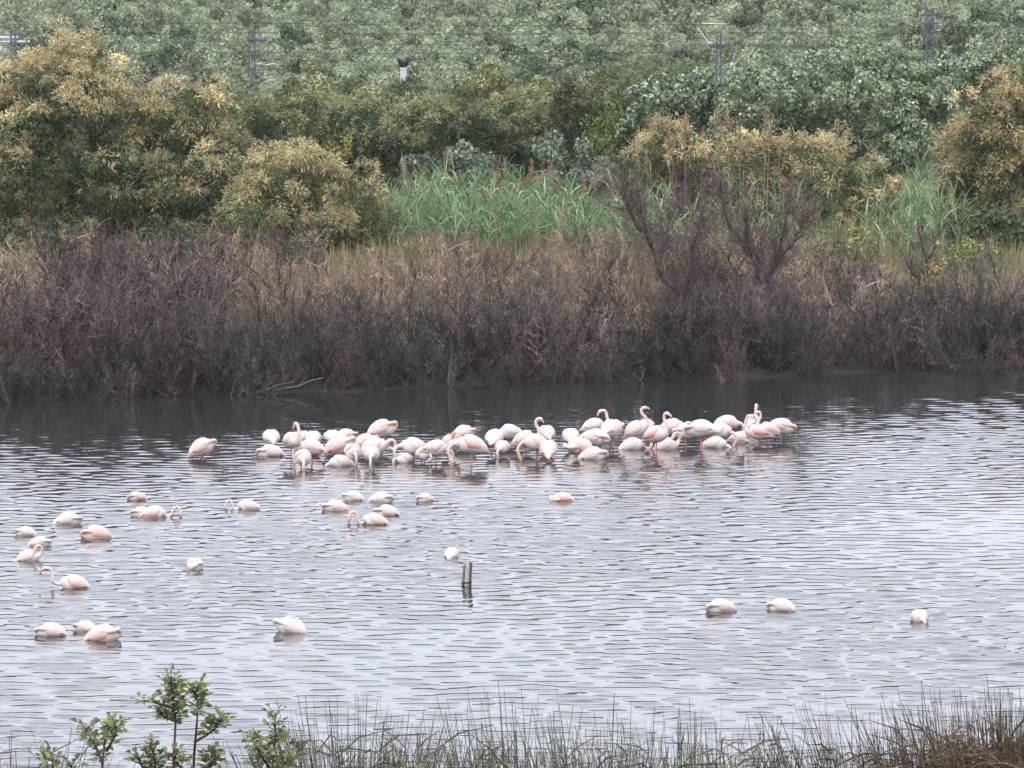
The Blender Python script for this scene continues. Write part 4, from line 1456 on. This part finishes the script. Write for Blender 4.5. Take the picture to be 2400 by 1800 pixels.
def sprig_shrub(pxb, stems, label, seed, per, lsize=1.0):
    """stems: photo polylines (bottom to tip); leaves are placed along them"""
    rng = np.random.default_rng(seed)
    p0 = at(pxb, 1800, NB)
    gz = float(ground_z(p0[0], NB))
    root = empty('leafy_shrub', (p0[0], NB, gz))
    base = np.array((p0[0], NB, gz))
    mb = MB()
    cnt = 0
    for pth, dens, lw in stems:
        pts_ = np.array([at(px, py, NB + rng.normal(0, .06)) - base for px, py in pth])
        n = 4 * len(pts_)
        tt = np.linspace(0, len(pts_) - 1, n)
        P = np.stack([np.interp(tt, np.arange(len(pts_)), pts_[:, k]) for k in range(3)], 1)
        if pth[0][1] >= 1795:
            P = np.vstack([(pts_[0][0] * .5, 0, 0), P])
        mb.tube(P, np.linspace(.006, .002, len(P)), 5, None)
        Lt = np.linalg.norm(pts_[-1] - pts_[0])
        for k in range(int(dens * 2.3)):
            f = rng.uniform(lw, 1) ** .8
            j = f * (len(P) - 1)
            i = min(int(j), len(P) - 2)
            q = P[i] + (P[i + 1] - P[i]) * (j - i)
            a = rng.uniform(0, 6.28)
            el = rng.uniform(-.1, 1.1)
            d = Vector((math.cos(a) * math.cos(el), math.sin(a) * math.cos(el), math.sin(el)))
            tw = rng.uniform(.0, .045)
            st_ = Vector(q) + d * tw
            if tw > .02:
                mb.tube([q, tuple(st_)], (.0015, .001), 3, None)
            o = link('leaf', LEAFN[int(rng.integers(0, 3))], root, st_)
            o.rotation_mode = 'QUATERNION'
            o.rotation_quaternion = d.to_track_quat('X', 'Z') @ Matrix.Rotation(rng.normal(0, .7), 3, 'X').to_quaternion()
            sc = lsize * rng.uniform(.55, 1.1)
            o.scale = (sc, sc, sc)
            cnt += 1
    link('stem', mb.mesh('stem', M_BARK, True), root)
    tag(root, label, 'shrub')


S_ = lambda *a: a
sprig_shrub(420, [S_([(405, 1860), (408, 1760), (412, 1690), (405, 1640), (400, 1588)], 62, .42), S_([(452, 1860), (455, 1770), (462, 1690), (465, 1640), (462, 1608)], 50, .5),
                  S_([(455, 1740), (490, 1720), (520, 1685)], 30, .25), S_([(410, 1690), (385, 1680), (372, 1665)], 16, .2), S_([(408, 1660), (360, 1645), (328, 1642)], 9, .3),
                  S_([(360, 1850), (365, 1790), (352, 1745)], 34, .2), S_([(480, 1860), (490, 1800), (500, 1760)], 38, .15), S_([(430, 1860), (425, 1800), (400, 1770)], 36, .1),
                  S_([(330, 1850), (335, 1800), (325, 1775)], 16, .2)],
            'tallest leafy green sprig shrub at the bottom left', 801, 1)
sprig_shrub(240, [S_([(242, 1860), (240, 1790), (245, 1740), (262, 1690)], 30, .3), S_([(240, 1790), (225, 1750), (200, 1705)], 26, .3), S_([(250, 1760), (272, 1720), (280, 1690)], 18, .3), S_([(170, 1850), (168, 1800), (160, 1790)], 7, .3)],
            'small two-pronged leafy shrub left of the tallest shrub', 802, 1)
sprig_shrub(640, [S_([(640, 1860), (640, 1790), (645, 1730), (645, 1672)], 34, .3), S_([(640, 1810), (610, 1770), (590, 1725)], 26, .3), S_([(650, 1830), (680, 1790), (705, 1755)], 24, .25),
                  S_([(620, 1850), (610, 1800), (600, 1775)], 22, .2), S_([(670, 1850), (660, 1800), (665, 1770)], 24, .2)],
            'leafy shrub with one tall tip beside the first rush tussock', 803, 1)
sprig_shrub(110, [S_([(118, 1860), (112, 1800), (100, 1765)], 12, .4), S_([(118, 1830), (125, 1790), (118, 1770)], 8, .4)], 'sparse little shrub in the bottom left corner', 804, 1)


def rush(px, wd, topmin, topmax, n, label, seed, Yc, cols, lean=.0, dead=120, curve=.3):
    """tussock of stiff upright stems; tops reach photo y between topmin and topmax"""
    rng = np.random.default_rng(seed)
    p0 = at(px, 1800, Yc)
    gz = float(ground_z(p0[0], Yc))
    root = empty('rush_tussock', (p0[0], Yc, gz))
    base = np.array((p0[0], Yc, gz))
    s = ppm(Yc)
    mb = MB()
    for k in range(int(n * 1.5)):
        u = rng.normal(0, .42)
        bx_ = np.array((u * wd / s * .6, rng.normal(0, .12), 0))
        top = topmax - (topmax - topmin) * rng.uniform(0, 1) ** 2.6 * math.exp(-(u * 1.1) ** 2)
        tp = at(px, top, Yc) - base
        dx = u * wd / s * .55 + rng.normal(0, .035) + lean
        tip = np.array((bx_[0] + dx, bx_[1] + rng.normal(0, .1), tp[2]))
        mid = (bx_ + tip) / 2 + np.array((-dx * .12, 0, .03)) + rng.normal(0, .012, 3)
        c = pal(cols, 1, rng)[0]
        P = catmull(np.vstack([bx_, mid, tip]), 6)
        r = rng.uniform(.0014, .0038)
        mb.tube(P, np.linspace(r, r * .35, 6), 3, c, False)
    link('stems', mb.mesh('stems', M_RUSH), root)
    m = dead
    P = np.stack([rng.normal(0, wd / s * .28, m), rng.normal(0, .12, m), rng.uniform(.3, 1, m) * ((at(px, 1760, Yc) - base)[2])], 1)
    a = rng.uniform(0, 6.28, m)
    D = unit(np.stack([np.cos(a), np.sin(a), rng.uniform(-.2, 1.2, m)], 1))
    V, q, C = tassels(P, D, rng.uniform(.08, .3, m), rng.uniform(.004, .009, m), pal([(.17, .13, .085), (.1, .09, .06), (.08, .11, .045), (.22, .18, .12)] if dead < 500 else [(.15, .1, .062), (.1, .07, .046), (.2, .145, .09)], m, rng), rng, .5)
    link('dead_leaves', mesh_from('dead_leaves', V, [q], C, [M_RUSH]), root)
    tag(root, label, 'rush', 'rush tussocks on the near bank')


RCOL = [(.075, .085, .045), (.13, .12, .075), (.045, .052, .03), (.2, .17, .115), (.1, .12, .06)]
RBRN = [(.11, .076, .05), (.08, .06, .042), (.15, .11, .07), (.07, .06, .042)]
rush(830, 330, 1615, 1760, 170, 'tall fan-shaped rush tussock right of the leafy shrubs', 821, 24.0, RCOL, -.01)
rush(1010, 240, 1700, 1790, 80, 'low rush tussock between the tall fan-shaped one and the middle', 822, 24.4, RCOL, .03)
rush(1190, 300, 1610, 1780, 150, 'rush tussock just left of the bottom middle', 823, 23.8, RCOL, -.05)
rush(1400, 300, 1630, 1785, 150, 'rush tussock just right of the bottom middle', 824, 24.2, RCOL, -.04)
rush(1610, 300, 1650, 1790, 120, 'thin rush tussock between the middle and the brown clump', 825, 24.0, RCOL, -.02)
rush(1800, 280, 1665, 1790, 110, 'sparse low rush tussock left of the brown clump', 826, 24.3, RCOL, 0)
rush(2030, 320, 1640, 1770, 150, 'rush tussock leaning left at the edge of the brown clump', 827, 24.0, RCOL + RBRN, -.08)
rush(2230, 300, 1600, 1760, 190, 'tall brown rush clump at the bottom right', 828, 23.9, RBRN + RCOL[:2], -.04, 700)
rush(2390, 300, 1600, 1700, 260, 'dense brown rush clump in the bottom right corner', 829, 23.6, RBRN, -.02, 1700)
rush(60, 240, 1700, 1800, 40, 'sparse rush stems in the bottom left corner', 830, 24.2, RCOL, .04, 40)
rush(700, 200, 1700, 1790, 50, 'short rush tussock behind the shrub with one tall tip', 831, 24.5, RCOL, .02, 60)

# ------------------------------------------------------------------ light haze in the air
mb = MB()
mb.box(-950, 950, -450, 1750, -3.0, 72)
hz, hnt = new_mat('haze_air')
pv = hnt.nodes.new('ShaderNodeVolumePrincipled')
pv.inputs['Color'].default_value = (.93, .95, 1, 1)
pv.inputs['Density'].default_value = .00005
ho = hnt.nodes.new('ShaderNodeOutputMaterial')
hnt.links.new(pv.outputs[0], ho.inputs['Volume'])
tag(link('haze', mb.mesh('haze', hz)), kind='stuff')
